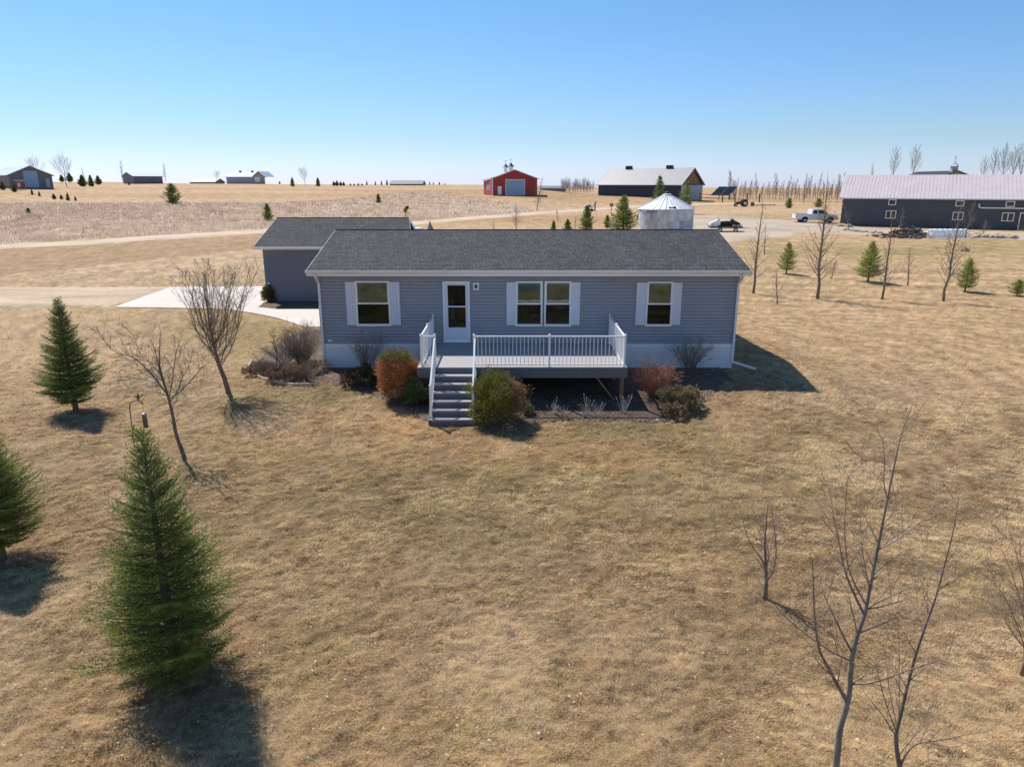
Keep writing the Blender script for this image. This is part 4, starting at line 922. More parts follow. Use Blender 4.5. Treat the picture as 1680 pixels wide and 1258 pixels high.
# far evergreens: copies of a few low-detail prototypes
def proto_spruce(seed, hue, Rr):
    tr, limb, V, col = spruce_parts(1.0, Rr, seed, step=.028, nl=.07, nw=.034, side=.07, clear=.04, per=6, wh=.15, hue=hue)
    t = thing('spruce_tree', '-', 'spruce tree'); tr.build('trunk', M['bark'], t); tri_mesh('crown', V, np.arange(len(V)).reshape(-1, 3), M['needle'], t, col); return t
PS = [proto_spruce(51, -.1, .26), proto_spruce(52, .15, .36), proto_spruce(53, -.1, .5)]; used_ps = set()
def far_spruce(px, rb, rt, k, label, group=None, name='spruce_tree', cat='spruce tree'):
    p = G(px, rb); 
    if p.y > 250: p = at(px, rb, CAM_Y+270)
    H = at(px, rt, p.y).z-p.z
    if k not in used_ps:
        used_ps.add(k); o = PS[k]; o.location = p; o.scale = (H, H, H); o['label'] = label
        if group: o['group'] = group
        o.name = name; o['category'] = cat; return o
    o = copy_tree(PS[k], p, random.Random(px).uniform(0, 6), label, None, H)
    if 'group' in o: del o['group']
    if group: o['group'] = group
    o.name = name; o['category'] = cat; return o

SK = 'evergreens along the middle skyline'
for px_, rb, rt, k, lb in ((480,306,292,1,'dark spruce left of the round bare tree on the skyline'),(522,306,292,1,'dark spruce right of the round bare tree on the skyline'),(602,304,297,0,'narrow spire spruce on the skyline above the garage roof'),(616,304,297.5,0,'small pointed spruce right of the spire on the skyline'),(626,304,297,0,'faint small pointed spruce just left of the low grey shed'),(635,304,295.5,0,'thin pointed spruce against the low grey shed roof'),(698,303.5,300,1,'very small dark spruce just right of the low grey shed'),(705,303.5,298,0,'narrow dark spruce second right of the low grey shed'),(711,303.5,298.5,0,'slim dark spruce third right of the low grey shed'),(721,303.5,298.5,1,'wider dark spruce right of the slim pair on the skyline'),(730,303.5,300,1,'last tiny dark spruce before the red barn skyline')):
    far_spruce(px_, rb, rt, k, lb, SK)
for i, (px_, rb, rt) in enumerate(((548,305,297.5),(553,305,296.5),(559,305,298),(564,305,298.5),(575,305,301),(581,305,301),(588,305,300.5),(594,305,301))):
    far_spruce(px_, rb, rt, 2, ('taller' if i < 4 else 'lower')+' round dark junipers in the hedge on the middle skyline', 'taller junipers' if i < 4 else 'lower junipers', 'juniper_bush', 'juniper')
for px_, rb, rt, k, lb in ((5,311.5,298,2,'green bushy pine at the left picture edge before the workshop'),(24,315,303,2,'green bushy pine below the playhouse shed'),(53,319.5,311,1,'reddish-green little pine left of a pair below the workshop'),(65,322,314,1,'reddish-green little pine right of a pair below the workshop'),(89,327,318,2,'leftmost of the four small pines at the prairie edge'),(101,327,319.5,2,'second of the four small pines at the prairie edge'),(112,329,317,1,'tallest of the four small pines at the prairie edge'),(124,329.5,322,1,'brownish rightmost of the four small pines at the prairie edge'),
 (102,298.5,287,2,'dark evergreen behind the leaning bare tree on the left skyline'),(115,298.5,284,2,'dark evergreen right of the leaning bare tree on the left skyline'),(136,306,287.5,2,'dense pine left of the skyline trio at far left'),(150,306,288,1,'open pine in the middle of the skyline trio at far left'),(162,303,288.5,2,'spreading pine right of the skyline trio at far left'),(212,304,299,2,'small round dark bush below the left skyline barn'),(459,302,297.5,2,'small dark round bush right of the ranch house')):
    far_spruce(px_, rb, rt, k, lb)

# ------------------------------------------------------------------ bare trees
def grow(out, p, d, L, r, lvl, mx, rng, P):
    K = max(3, int(4+L/P.get('seg', .5))) if lvl == 0 else 4
    K = min(K, 9); pts = [p]; d = d.normalized(); up = P.get('up', .12); wob = P.get('wob', .12)
    for k in range(K):
        d = (d+Vector((rng.gauss(0, wob), rng.gauss(0, wob), rng.gauss(0, wob)+up*(lvl > 0)))).normalized(); pts.append(pts[-1]+d*L/K)
    rs_ = [max(P['rmin'], r*(1-(1-P.get('tip', .25))*k/K)) for k in range(K+1)]; out[min(lvl, 1)].append((pts, rs_, lvl))
    if lvl >= mx: return
    n = P['n'][min(lvl, len(P['n'])-1)]; f0 = P.get('f0', [.3, .25, .2, .2])[min(lvl, 3)]
    for i in range(n):
        f = f0+(1-f0)*(i+rng.uniform(.1, .9))/n; k = min(int(f*K), K-1); q = pts[k].lerp(pts[k+1], f*K-k); dd = (pts[k+1]-pts[k]).normalized()
        a = i*2.4+rng.uniform(-.5, .5); s = dd.cross(Vector((math.cos(a), math.sin(a), .3))).normalized(); ang = P['ang'][min(lvl, len(P['ang'])-1)]*rng.uniform(.75, 1.25)
        l2 = L*P['len'][min(lvl, len(P['len'])-1)]*(1-P.get('dec', .55)*(f-f0)/(1-f0) if lvl == 0 else 1-.45*f)*rng.uniform(.7, 1.2)
        grow(out, q, dd*math.cos(ang)+s*math.sin(ang), l2, rs_[k]*P.get('rr', .5), lvl+1, mx, rng, P)
def twigs(out, pts, rs_, rng, dens, L, rmin, up=.5, lvl=2, spread=.7, sub=True):
    for i in range(len(pts)-1):
        seg = pts[i+1]-pts[i]; n = seg.length*dens; n = int(n)+(rng.random() < n-int(n))
        for _ in range(n):
            q = pts[i].lerp(pts[i+1], rng.random()); a = rng.uniform(0, 6.28); dd = seg.normalized(); s = dd.cross(Vector((math.cos(a), math.sin(a), .2))).normalized()
            v = (dd*.7+s*spread+Vector((0, 0, up*.4))).normalized(); l = L*rng.uniform(.35, 1.2); P = [q]
            for k in range(3): v = (v+Vector((rng.gauss(0, .1), rng.gauss(0, .1), rng.gauss(0, .08)+up*.12))).normalized(); P.append(P[-1]+v*l/3)
            r0 = min(rs_[i]*.5, .006+.01*l); out[1].append((P, [max(rmin, r0*(1-k/4)) for k in range(4)], lvl))
            if sub and l > .25:
                for _ in range(2): j = rng.randint(1, 2); v2 = (P[j+1]-P[j]).normalized(); v3 = (v2+Vector((rng.gauss(0, .5), rng.gauss(0, .5), rng.gauss(0, .4)))).normalized(); out[1].append(([P[j], P[j]+v3*l*.25, P[j]+v3*l*.4+Vector((0, 0, .04*l))], [rmin]*3, lvl+1))
def build_tree(name, label, cat, base, out, mt, mc=None, group=None, rz=0):
    t = thing(name, label, cat, base, rz, group); a = MB(); b = MB()
    for pts, r, l in out[0]: a.tube(pts, r, 8 if r[0] > .03 else 6)
    for pts, r, l in out[1]: b.tube(pts, r, 5 if r[0] > .012 else 3, False)
    a.build('trunk', mt, t, True)
    if len(b.v): b.build('crown', mc or mt, t, True)
    return t
def rel(P, base, d0, seed=0, dj=0):       # pixel polyline at depth d0 (drifting by dj towards its tip) -> points relative to base
    n = len(P); return [at(x, y, CAM_Y+d0+dj*(k/(n-1))**1.2)-base for k, (x, y) in enumerate(P)]
def smoothp(P, k=4): return smooth_line([Vector(p) for p in P], k)
def taper(pts, r0, r1): n = len(pts)-1; return [r0+(r1-r0)*k/n for k in range(n+1)]
# foreground right: tall young ash
def guided(name, label, cat, px, rb, d0, trunk, limbs, seed, rt, mt, mc, tw, rmin=.0028, up=.5, twl=.5, trd=0):
    rng = random.Random(seed); b0 = at(px, rb, CAM_Y+d0); base = Vector((b0.x, b0.y, gz(b0.x, b0.y))); out = ([], [])
    T = smoothp(rel(trunk, base, d0, dj=trd)); T[0].z = min(T[0].z, -.05); r = taper(T, rt, rmin*1.3); r[0] *= 1.5; r[1] *= 1.2; out[0].append((T, r, 0)); twigs(out, T[len(T)//4:], r[len(T)//4:], rng, tw*.6, twl*.7, rmin, up)
    for L, r0, dj in limbs:
        # limb root snapped to the nearest trunk point so that it really grows from it
        Lr = rel(L, base, d0, dj=dj); k = min(range(len(T)), key=lambda i: (T[i]-Lr[0]).length); sh = T[k]-Lr[0]; m = len(Lr)
        Lr = [q+sh*(1-i/(m-1)) for i, q in enumerate(Lr)]; S = smoothp(Lr); rr2 = taper(S, min(r0, r[k]*.8), rmin); out[1].append((S, rr2, 1)); twigs(out, S[2:], rr2[2:], rng, tw, twl, rmin, up)
    return build_tree(name, label, cat, base, out, mt, mc)
d0 = 6.75
guided('young_ash_tree', 'tall leaning leafless young tree in the right foreground', 'tree', 1368, 1300, d0,
 [(1364,1330),(1368,1290),(1374,1230),(1378,1195),(1388,1160),(1394,1130),(1396,1095),(1404,1050),(1418,1008),(1425,975),(1437,915),(1446,868),(1456,818),(1468,760),(1478,715),(1497,664)],
 [([(1388,1150),(1360,1098),(1342,1060),(1335,1000),(1333,930),(1328,905)],.022,-.3),([(1352,1088),(1322,1066),(1285,1030),(1262,995),(1250,958)],.014,.4),([(1398,1072),(1372,1020),(1350,970),(1343,930)],.013,.5),
  ([(1408,1042),(1398,1000),(1392,970)],.011,-.4),([(1418,1005),(1396,960),(1384,925),(1375,880),(1366,840),(1362,800)],.015,.4),([(1424,990),(1402,950),(1391,915),(1387,860),(1390,800),(1392,780)],.012,-.3),([(1430,955),(1422,930),(1414,880),(1413,820),(1414,790)],.010,.3),
  ([(1396,1124),(1430,1121),(1480,1104),(1530,1086),(1556,1078)],.014,-.3),([(1397,1120),(1430,1100),(1450,1075)],.010,.3),([(1422,1002),(1440,990),(1470,975),(1500,960),(1510,940)],.013,.5),([(1420,1000),(1450,994),(1480,985),(1505,975)],.010,-.4),([(1415,1040),(1450,1025),(1490,1005),(1515,993)],.009,-.5),
  ([(1446,905),(1475,888),(1500,868),(1525,845),(1533,830)],.011,-.3),([(1447,900),(1470,880),(1500,860)],.008,.4),([(1448,868),(1470,852),(1490,838)],.008,.3),([(1440,940),(1460,920),(1480,905)],.007,-.2),([(1458,815),(1452,790),(1452,750),(1448,720),(1436,700)],.008,-.2),([(1468,765),(1462,740),(1458,720)],.006,.2),([(1388,1145),(1376,1130),(1350,1115),(1325,1105)],.007,-.3),([(1398,1085),(1412,1050),(1425,1030)],.007,.3),([(1480,712),(1495,690),(1505,680)],.004,.1)],
 5, .044, M['barkg'], M['barkr'], 9, rmin=.0022, twl=.5)
d0 = 7.2
guided('young_maple_tree', 'slender leafless tree right of the tall leaning one at the bottom edge', 'tree', 1476, 1252, d0,
 [(1477,1262),(1473,1240),(1470,1208),(1477,1175),(1490,1120),(1502,1075),(1517,1030),(1535,980),(1550,925),(1563,875),(1573,818)],
 [([(1470,1208),(1450,1175),(1430,1150),(1412,1128)],.011,.3),([(1472,1200),(1455,1155),(1442,1110),(1434,1075)],.010,-.3),([(1474,1190),(1462,1140),(1455,1090),(1450,1050)],.009,.4),([(1474,1185),(1475,1130),(1475,1060),(1473,1000)],.008,-.2),
  ([(1476,1256),(1486,1235),(1505,1218),(1545,1212),(1590,1203),(1630,1196)],.016,-.2),([(1484,1240),(1500,1215),(1520,1190),(1540,1172)],.010,.4),([(1500,1225),(1490,1200),(1486,1175)],.006,.2),([(1497,1100),(1520,1092),(1560,1080)],.006,-.3),([(1520,1020),(1521,1000),(1514,970),(1516,940)],.006,.2),([(1545,965),(1570,950),(1590,930)],.006,-.2),([(1484,1178),(1500,1170),(1515,1160)],.005,-.2)],
 6, .030, M['bark'], M['barkr'], 9, rmin=.0022, twl=.5)
guided('young_crabapple_tree', 'leafless reddish sapling half cut by the right picture edge', 'tree', 1684, 1080, 8.9,
 [(1683,1088),(1682,1070),(1684,1040),(1688,1000),(1694,950),(1702,890)],
 [([(1682,1066),(1665,1045),(1650,1020),(1642,990),(1640,960)],.012,.4),([(1683,1060),(1672,1030),(1655,990),(1635,960),(1605,935)],.012,-.4),([(1684,1040),(1675,990),(1660,940),(1645,905),(1632,880)],.011,.5),([(1686,1020),(1680,960),(1668,910),(1655,870)],.010,-.3),([(1686,1030),(1710,1000),(1730,950)],.011,.3),([(1683,1064),(1700,1040),(1720,1010)],.010,-.3),([(1684,1050),(1668,1020),(1640,1000),(1618,985)],.007,.2)],
 7, .03, M['barkr'], M['barkr'], 10, rmin=.0022, twl=.5)
guided('leafless_sapling', 'small dark leafless sapling alone in the middle right lawn', 'tree', 1256, 976, 10.9,
 [(1255,980),(1257,955),(1256,925),(1255,890),(1257,860),(1260,825)],
 [([(1257,950),(1252,925),(1240,905),(1228,885),(1220,860),(1212,828)],.016,.3),([(1257,958),(1268,938),(1273,915),(1272,880),(1268,850),(1268,815)],.018,-.2),([(1272,915),(1271,890),(1276,860),(1290,845)],.010,.3),([(1256,930),(1261,905),(1254,875),(1250,850)],.010,-.3),([(1258,940),(1264,905),(1264,880)],.010,.2),([(1232,893),(1224,880),(1218,868)],.005,.1)],
 8, .036, M['bark'], M['barkr'], 9, rmin=.003, twl=.4)
guided('spreading_ornamental_tree', 'open spreading leafless tree on the left lawn in front of the upright one', 'tree', 300, 746, 17.2,
 [(303,752),(297,735),(289,712),(283,680),(277,655),(270,630),(262,600),(262,570),(263,545)],
 [([(275,652),(255,645),(235,643),(205,641),(178,640)],.024,.7),([(276,650),(255,622),(235,600),(215,585),(190,578),(172,560),(160,540)],.026,-.5),([(235,600),(215,590),(200,596),(188,610)],.010,.5),([(274,645),(263,615),(258,590),(250,565),(238,545)],.022,.6),([(278,652),(283,625),(286,600),(290,575),(300,550)],.020,-.7),([(279,656),(300,640),(320,618),(335,600),(352,592)],.022,.6),([(280,662),(293,640),(300,620),(310,600),(318,570)],.018,-.6),([(283,672),(290,655),(296,632)],.012,.4),([(268,625),(250,600),(230,580),(222,560),(215,545)],.012,-.9),([(285,615),(300,598),(320,585),(335,580)],.010,.9),([(255,645),(240,630),(225,622),(205,618)],.010,-.6),([(300,640),(315,640),(335,632),(350,625)],.008,-.4),([(270,640),(262,625),(245,618),(225,605)],.010,1.0)],
 9, .055, M['bark'], M['barkg'], 15, rmin=.0038, up=.3, twl=.45)
# upright vase-shaped tree
p = G(376, 645); rng = random.Random(10); out = ([], []); Hh = top_at(350, 420, p.y)-p.z
T = [Vector((0, 0, -.1)), Vector((-.10, 0, .5)), Vector((-.24, 0, 1.0)), Vector((-.32, 0, 1.6)), Vector((-.38, .02, 2.3)), Vector((-.42, 0, Hh-.9))]; r = [.085, .07, .06, .045, .03, .012]; out[0].append((T, r, 0))
for i in range(32):
    f = rng.uniform(.24, .66); z = f*Hh*.78; k = next(j for j in range(5) if T[j+1].z >= z or j == 4); q = T[k].lerp(T[k+1], (z-T[k].z)/(T[k+1].z-T[k].z)); a = i*2.4+rng.uniform(-.3, .3)
    o = rng.uniform(.35, .95)*(1.15-f*.6); tip = Vector((T[-1].x*.3+math.cos(a)*o*1.5+.12, math.sin(a)*o*1.4, Hh*rng.uniform(.70, 1.0)-abs(math.cos(a))*o*.28))
    m1 = q.lerp(tip, .3)+Vector((math.cos(a)*.22*o, math.sin(a)*.22*o, -.10)); m2 = q.lerp(tip, .65)+Vector((math.cos(a)*.08*o, 0, .02)); P = smoothp([q, m1, m2, tip], 3); rr2 = taper(P, .022*(1.2-f), .0045); out[1].append((P, rr2, 1)); twigs(out, P, rr2, rng, 8, .6, .0038, .8, spread=.6)
build_tree('upright_pear_tree', 'dense upright vase-shaped leafless tree beside the concrete driveway', 'tree', p, out, M['bark'], M['barkr'])
# row of thin birches on the right lawn
def row_tree(label, px, rb, ptop, rt_, seed, spread=1.0, dens=1.0, group='thin bare trees in a row on the right lawn', mat='barkp', name='birch_tree', mx=2, k0=.006, twd=2.2):
    p = G(px, rb); rng = random.Random(seed); tp = at(ptop, rt_, p.y); Hh = tp.z-p.z; lx = tp.x-p.x; out = ([], [])
    T = [Vector((lx*f**1.2+rng.gauss(0, .005*Hh)*(0 < f < 1), rng.gauss(0, .006*Hh)*(0 < f < 1), Hh*f-(.1 if f == 0 else 0))) for f in (0, .12, .25, .4, .55, .7, .85, 1)]; r = taper(T, .011*Hh+.02, .008); out[0].append((T, r, 0))
    n = int(36*dens)
    for i in range(n):
        f = .14+.78*(i+rng.random())/n; k = min(int(f*7), 6); fs = (0, .12, .25, .4, .55, .7, .85, 1); k = max(j for j in range(7) if fs[j] <= f); q = T[k].lerp(T[k+1], (f-fs[k])/(fs[k+1]-fs[k])); a = i*2.4+rng.uniform(-.4, .4)
        L = Hh*.27*spread*(1.12-f)*rng.uniform(.7, 1.2); el = rng.uniform(.55, .85)+.3*f; d = Vector((math.cos(a)*math.cos(el), math.sin(a)*math.cos(el), math.sin(el))); P = [q]
        for j in range(4): d = (d+Vector((0, 0, .10))).normalized(); P.append(P[-1]+d*L/4)
        rr2 = taper(P, max(.009, r[k]*.30), .005); out[1].append((P, rr2, 1)); twigs(out, P, rr2, rng, twd*1.6, .3*L+.12, .0045, .7, sub=mx > 1)
    return build_tree(name, label, 'tree', p, out, M[mat], M[mat], group)
row_tree('thin bare tree nearest the right end of the house roof', 1236, 481, 1252, 322, 61, .8)
row_tree('tallest thin bare tree of the row, in front of the pickup', 1341, 490, 1358, 283, 62, .95, 1.3)
row_tree('thin bare tree of the row left of the brush pile top', 1447, 491, 1466, 345, 63, .75)
row_tree('leaning pale-limbed bare tree of the row in front of the white fence', 1548, 494, 1578, 330, 64, 1.05, 1.2)
GS = 'small bare saplings on the right lawn'
row_tree('short bare sapling just below the yellow-green spruce nearest the house', 1275, 498, 1273, 440, 65, 1.3, .6, GS, 'barkr', 'leafless_sapling')
row_tree('faint small bare sapling above the spruce nearest the house', 1254, 418, 1256, 365, 66, 1.2, .6, GS, 'barkr', 'leafless_sapling')
row_tree('low rounded bare sapling right of the tallest thin tree', 1364, 457, 1372, 426, 67, 1.9, .7, GS, 'barkr', 'leafless_sapling')
row_tree('forked bare sapling midway between two thin trees of the row', 1489, 468, 1492, 405, 68, 1.5, .6, GS, 'barkr', 'leafless_sapling')
# pale forked limbs seen before the shed wall
# pixel-true big forks on the two right trees are part of further trees close to the shed
row_tree('pale forking bare tree before the slate shed, right of its middle windows', 1583, 392, 1600, 330, 69, 1.7, .7, 'bare trees before the slate shed', 'barkp', 'birch_tree')
row_tree('pale forking bare tree above the brush pile before the slate shed', 1475, 388, 1482, 338, 70, 1.5, .7, 'bare trees before the slate shed', 'barkp', 'birch_tree')
row_tree('bare shrub tree at the left corner of the slate shed', 1392, 378, 1380, 322, 71, 1.0, .6, None, 'barkp', 'leafless_sapling')
row_tree('small brownish bare tree beside the rock border at far right', 1612, 389, 1618, 360, 72, 2.0, .8, None, 'barkr', 'leafless_sapling')
# behind the roof
row_tree('bare tree in front of the red barn right corner', 881, 345.5, 890, 291, 73, 1.5, 1.2, None, 'barkp', 'leafless_tree', twd=1.6)
row_tree('bare young tree behind the roof, standing over the gravel road', 847, 380, 846, 333, 74, 1.5, 1.2, None, 'barkr', 'leafless_tree')
row_tree('small bare tree left of the tiny spruces behind the roof', 915, 364, 913, 341, 75, 1.3, .7, None, 'barkr', 'leafless_tree')
row_tree('very thin bare sapling low behind the roof left of the young tree', 810, 382, 810, 360, 76, 1.0, .5, None, 'barkr', 'leafless_sapling')
row_tree('faint bare sapling between the second tiny spruce and the medium spruce', 943, 382, 945, 353, 77, 1.3, .6, None, 'barkr', 'leafless_sapling')
row_tree('pale slender bare tree in front of the tall dark spruce behind the bin', 1068, 372, 1080, 300, 78, 1.0, .8, None, 'barkp', 'birch_tree')

# far bare trees as copies
def proto_bare(seed, Hn=1.0, spread=.3, n=(22, 8, 3), mat='barkf', up=.25, f0=.12, rmin=.0022):
    rng = random.Random(seed); out = ([], []); grow(out, Vector((0, 0, 0)), Vector((0, 0, 1)), Hn, .014, 0, 2, rng, dict(n=n, ang=(.5+spread, .55), len=(spread*1.6, .45), rmin=rmin, up=up, f0=[f0, .2, .2, .2], wob=.05, dec=.6))
    return build_tree('leafless_tree', '-', 'tree', (0, 0, 0), out, M[mat], M[mat])
PB = [proto_bare(81, spread=.14), proto_bare(82, spread=.18), proto_bare(83, spread=.42, f0=.25), proto_bare(84, spread=.3, f0=.2)]; used_pb = set()
def far_bare(px, rb, rt, k, label, group=None, d=None):
    p = G(px, rb) if d is None else None
    if p is None or p.y > 260: q = at(px, rb, CAM_Y+(d or 270)); p = q
    H = at(px, rt, p.y).z-p.z; rng = random.Random(int(px*7)); sc_ = (H*rng.uniform(.85, 1.15), H*rng.uniform(.85, 1.15), H)
    if k not in used_pb:
        used_pb.add(k); o = PB[k]; o.location = p; o.scale = sc_; o['label'] = label
    else:
        o = copy_tree(PB[k], p, rng.uniform(0, 6), label, None, sc_)
        if 'group' in o: del o['group']
    if group: o['group'] = group
    return o
far_bare(110, 307.5, 262, 2, 'large leaning bare tree right of the grey workshop')
far_bare(62, 300, 264, 2, 'bare tree crown rising behind the grey workshop roof', d=240)
far_bare(201, 298, 265, 1, 'thin bare tree at the left end of the skyline barn')
far_bare(272, 298, 270, 1, 'thin bare tree at the right end of the skyline barn')
far_bare(356, 300, 283, 2, 'round bare tree left of the ranch house')
far_bare(501, 305, 279, 2, 'round bare tree between two dark spruces on the skyline')
far_bare(140, 300, 276, 0, 'faint thin bare tree behind the far left pines')
far_bare(1463, 300, 248, 3, 'tall bare tree left of a pair behind the long shed', d=180)
far_bare(1497, 300, 246, 3, 'tall bare tree right of a pair behind the long shed', d=180)
far_bare(1430, 300, 270, 1, 'faint short bare tree behind the left part of the long shed', d=180)
for i, (px_, rt) in enumerate(((1612,262),(1628,250),(1644,244),(1658,246),(1672,240),(1688,244),(1705,242))): far_bare(px_, 302, rt, 3, 'tall bare trees crowded behind the right end of the long shed', 'bare trees behind the long shed', d=185)
rngf = random.Random(7)
for i in range(84):
    px_ = 1196+i*2.2+rngf.uniform(-1.6, 1.6); tall = rngf.random() < .2
    far_bare(px_, 327+rngf.uniform(-2, 1.5), (rngf.uniform(282, 296) if tall else rngf.uniform(296, 312)), rngf.choice((0, 1)), 'thin bare pole trees in the far windbreak left of the slate shed', 'bare pole trees in the far windbreak')
for i in range(40):
    px_ = 922+i*1.3+rngf.uniform(-1, 1); far_bare(px_, 316, rngf.uniform(294, 305), rngf.choice((2, 3, 1)), 'bare trees of the small thicket between red barn and navy barn', 'bare thicket between the barns')
for i, (px_, rt) in enumerate(((1290,290),(1318,287),(1373,290),(1388,285))): far_bare(px_, 334, rt, 0, ('bare pole trees standing nearer than the windbreak', 'bare pole trees standing nearer than the windbreak')[0], 'nearer bare pole trees')

# ------------------------------------------------------------------ shrubs by the house
def twiggy(label, px, rb, H, Rr, n, seed, mat, name='leafless_shrub', lvl=1, dens=7, r0=.006, arch=.0, group=None, y=None):
    p = G(px, rb) if y is None else at(px, rb, y); p.z = gz(p.x, p.y); rng = random.Random(seed); out = ([], [])
    for i in range(n):
        a = rng.uniform(0, 6.28); o = Rr*rng.uniform(.1, 1)**.6; h = H*rng.uniform(.65, 1.05)*(1-.25*(o/Rr)**2); b = Vector((math.cos(a)*o*.15, math.sin(a)*o*.15, -.02))
        tip = Vector((math.cos(a)*o, math.sin(a)*o, h)); P = smoothp([b, b.lerp(tip, .35)+Vector((0, 0, .08*H)), b.lerp(tip, .7)+Vector((0, 0, .05*H+arch*H)), tip-Vector((0, 0, arch*H*1.2))], 2); rr2 = taper(P, r0, .0028)
        out[1].append((P, rr2, 1)); twigs(out, P[1:], rr2, rng, dens, .28*H, .0026, .5, sub=lvl > 0)
    t = thing(name, label, 'shrub', p, 0, group); b = MB()
    for pts, r, l in out[1]: b.tube(pts, r, 3, False)
    b.build('branches', M[mat], t); return t
def leafy(label, px, rb, H, Rr, n, seed, cols, name='evergreen_shrub', lf=.05, flat=1.0, up=.4, cone=0, group=None, cat='shrub', y=None, parts=None):
    p = G(px, rb) if y is None else at(px, rb, y); p.z = gz(p.x, p.y); r2 = np.random.RandomState(seed)
    t = thing(name, label, cat, p, 0, group); st = MB()
    for i in range(7): a = i*.9; st.tube([(0, 0, -.05), (math.cos(a)*Rr*.3, math.sin(a)*Rr*.3, H*.45), (math.cos(a)*Rr*.5, math.sin(a)*Rr*.5, H*.8)], [.02, .012, .005], 5)
    st.build('stems', M['bark'], t)
    nc = n//28; th = r2.uniform(0, 6.283, nc); ph = np.arccos(r2.uniform(-.75, 1, nc)); rad_ = r2.uniform(.45, 1, nc)**.4
    nz = 1+.62*(fbm(th*1.6+seed, ph*2.4, seed, 2)-.5)*2
    cx = np.cos(th)*np.sin(ph)*rad_*Rr*nz; cy = np.sin(th)*np.sin(ph)*rad_*Rr*nz; cz = H*.5+np.cos(ph)*rad_*H*.5*nz*flat
    if cone: k = 1-cone*np.clip(cz/H, 0, 1); cx *= k; cy *= k
    Cn = np.stack([cx, cy, np.maximum(cz, .04)], 1); rep = np.repeat(np.arange(nc), 28); m = len(rep)
    Pp = Cn[rep]+r2.normal(0, .055*max(Rr, H)*.9, (m, 3)); outd = Cn[rep]-A_([0, 0, H*.35]); outd /= np.linalg.norm(outd, axis=1)[:, None]+1e-6
    d = outd*.7+r2.normal(0, .55, (m, 3)); d[:, 2] += up; d /= np.linalg.norm(d, axis=1)[:, None]; w = np.cross(d, r2.normal(0, 1, (m, 3))); w /= np.linalg.norm(w, axis=1)[:, None]; L = lf*r2.uniform(.6, 1.4, m)[:, None]
    Pp[:, 2] = np.maximum(Pp[:, 2], .02); V = np.stack([Pp-w*L*.17, Pp+w*L*.17, Pp+d*L], 1).reshape(-1, 3)
    cc = cols(Pp/A_([Rr, Rr, H]), r2)*r2.uniform(.7, 1.35, m)[:, None]*(r2.uniform(.75, 1.25, nc)[rep])[:, None]
    tri_mesh('foliage', V, np.arange(3*m).reshape(-1, 3), M['needle'], t, np.repeat(cc, 3, 0)); return t
def two(c1, c2, f): return lambda q, r: (lambda w: c1*(1-w)+c2*w)(np.clip(f(q)+r.normal(0, .18, len(q)), 0, 1)[:, None])
G1, G2, RU, TN = A_([.05,.075,.018]), A_([.20,.19,.04]), A_([.47,.195,.085]), A_([.30,.20,.12])
leafy('rust-brown winterburnt arborvitae with green tip left of the steps', 654, 652, 1.42, .62, 26000, 101, two(RU, A_([.16,.17,.05]), lambda q: sstep(.78, .95, q[:, 2])*.9), 'arborvitae_shrub', .06, cat='shrub')
leafy('small broad-leaved green shrub tucked against the left of the steps', 684, 662, .78, .34, 7000, 102, two(A_([.08,.13,.04]), A_([.18,.22,.09]), lambda q: .4+0*q[:, 0]), 'evergreen_shrub', .07)
leafy('round olive green arborvitae right of the steps with a browned right side', 815, 692, 1.42, .70, 34000, 103, two(A_([.17,.17,.035]), A_([.30,.185,.10]), lambda q: sstep(.25, .6, q[:, 0]+.3*q[:, 1])), 'arborvitae_shrub', .055)
leafy('small pale green seedling shrub right of the round arborvitae', 866, 680, .30, .16, 1200, 104, two(A_([.14,.19,.07]), A_([.25,.27,.12]), lambda q: .4+0*q[:, 0]), 'evergreen_shrub', .06)
leafy('low dark green shrub under the leafless one by the white skirting', 600, 632, .62, .50, 9000, 105, two(A_([.035,.055,.02]), A_([.10,.07,.035]), lambda q: sstep(0, .8, -q[:, 0])), 'evergreen_shrub', .05)
leafy('orange and green globe cedar at the garage corner', 442, 496, .85, .34, 9000, 106, two(A_([.10,.10,.02]), A_([.20,.07,.025]), lambda q: sstep(.5, .2, q[:, 2])), 'globe_cedar', .06)
leafy('low tan-green bushy shrub at the right end of the bed', 1116, 668, .62, .55, 11000, 107, two(A_([.17,.15,.06]), A_([.34,.25,.15]), lambda q: .5+0*q[:, 0]), 'evergreen_shrub', .06)
leafy('brown dried clump in front of the low tan-green shrub', 1105, 682, .36, .36, 4500, 108, two(A_([.20,.12,.07]), A_([.32,.22,.14]), lambda q: .5+0*q[:, 0]), 'dried_perennial', .06)
leafy('small brown leafless-looking barberry right of the left downspout', 572, 632, .45, .30, 4000, 109, two(A_([.13,.07,.045]), A_([.22,.13,.08]), lambda q: .4+0*q[:, 0]), 'barberry_shrub', .045)
BR = two(A_([.17,.10,.065]), A_([.34,.23,.15]), lambda q: .5+.3*q[:, 0])
leafy('flat brown dormant spirea at the left tip of the bed', 430, 612, .34, .55, 5000, 121, BR, 'spirea_shrub', .06)
leafy('brown dormant spirea in the middle of the left bed front', 468, 620, .42, .65, 7000, 122, BR, 'spirea_shrub', .06)
leafy('reddish brown dormant spirea between left bed front and the downspout', 512, 612, .40, .5, 5000, 123, BR, 'spirea_shrub', .06)
twiggy('leafless many-stemmed shrub in front of the left white skirting', 606, 628, 1.45, .75, 34, 111, 'barkr', dens=9, y=-.75)
twiggy('rust-red spray-shaped shrub right of the deck corner post', 1072, 652, 1.25, .80, 110, 112, 'rusttwig', dens=9, arch=.06)
twiggy('leafless grey-red shrub before the right white skirting', 1128, 632, 1.35, .75, 60, 113, 'barkr', dens=9, y=-1.0)
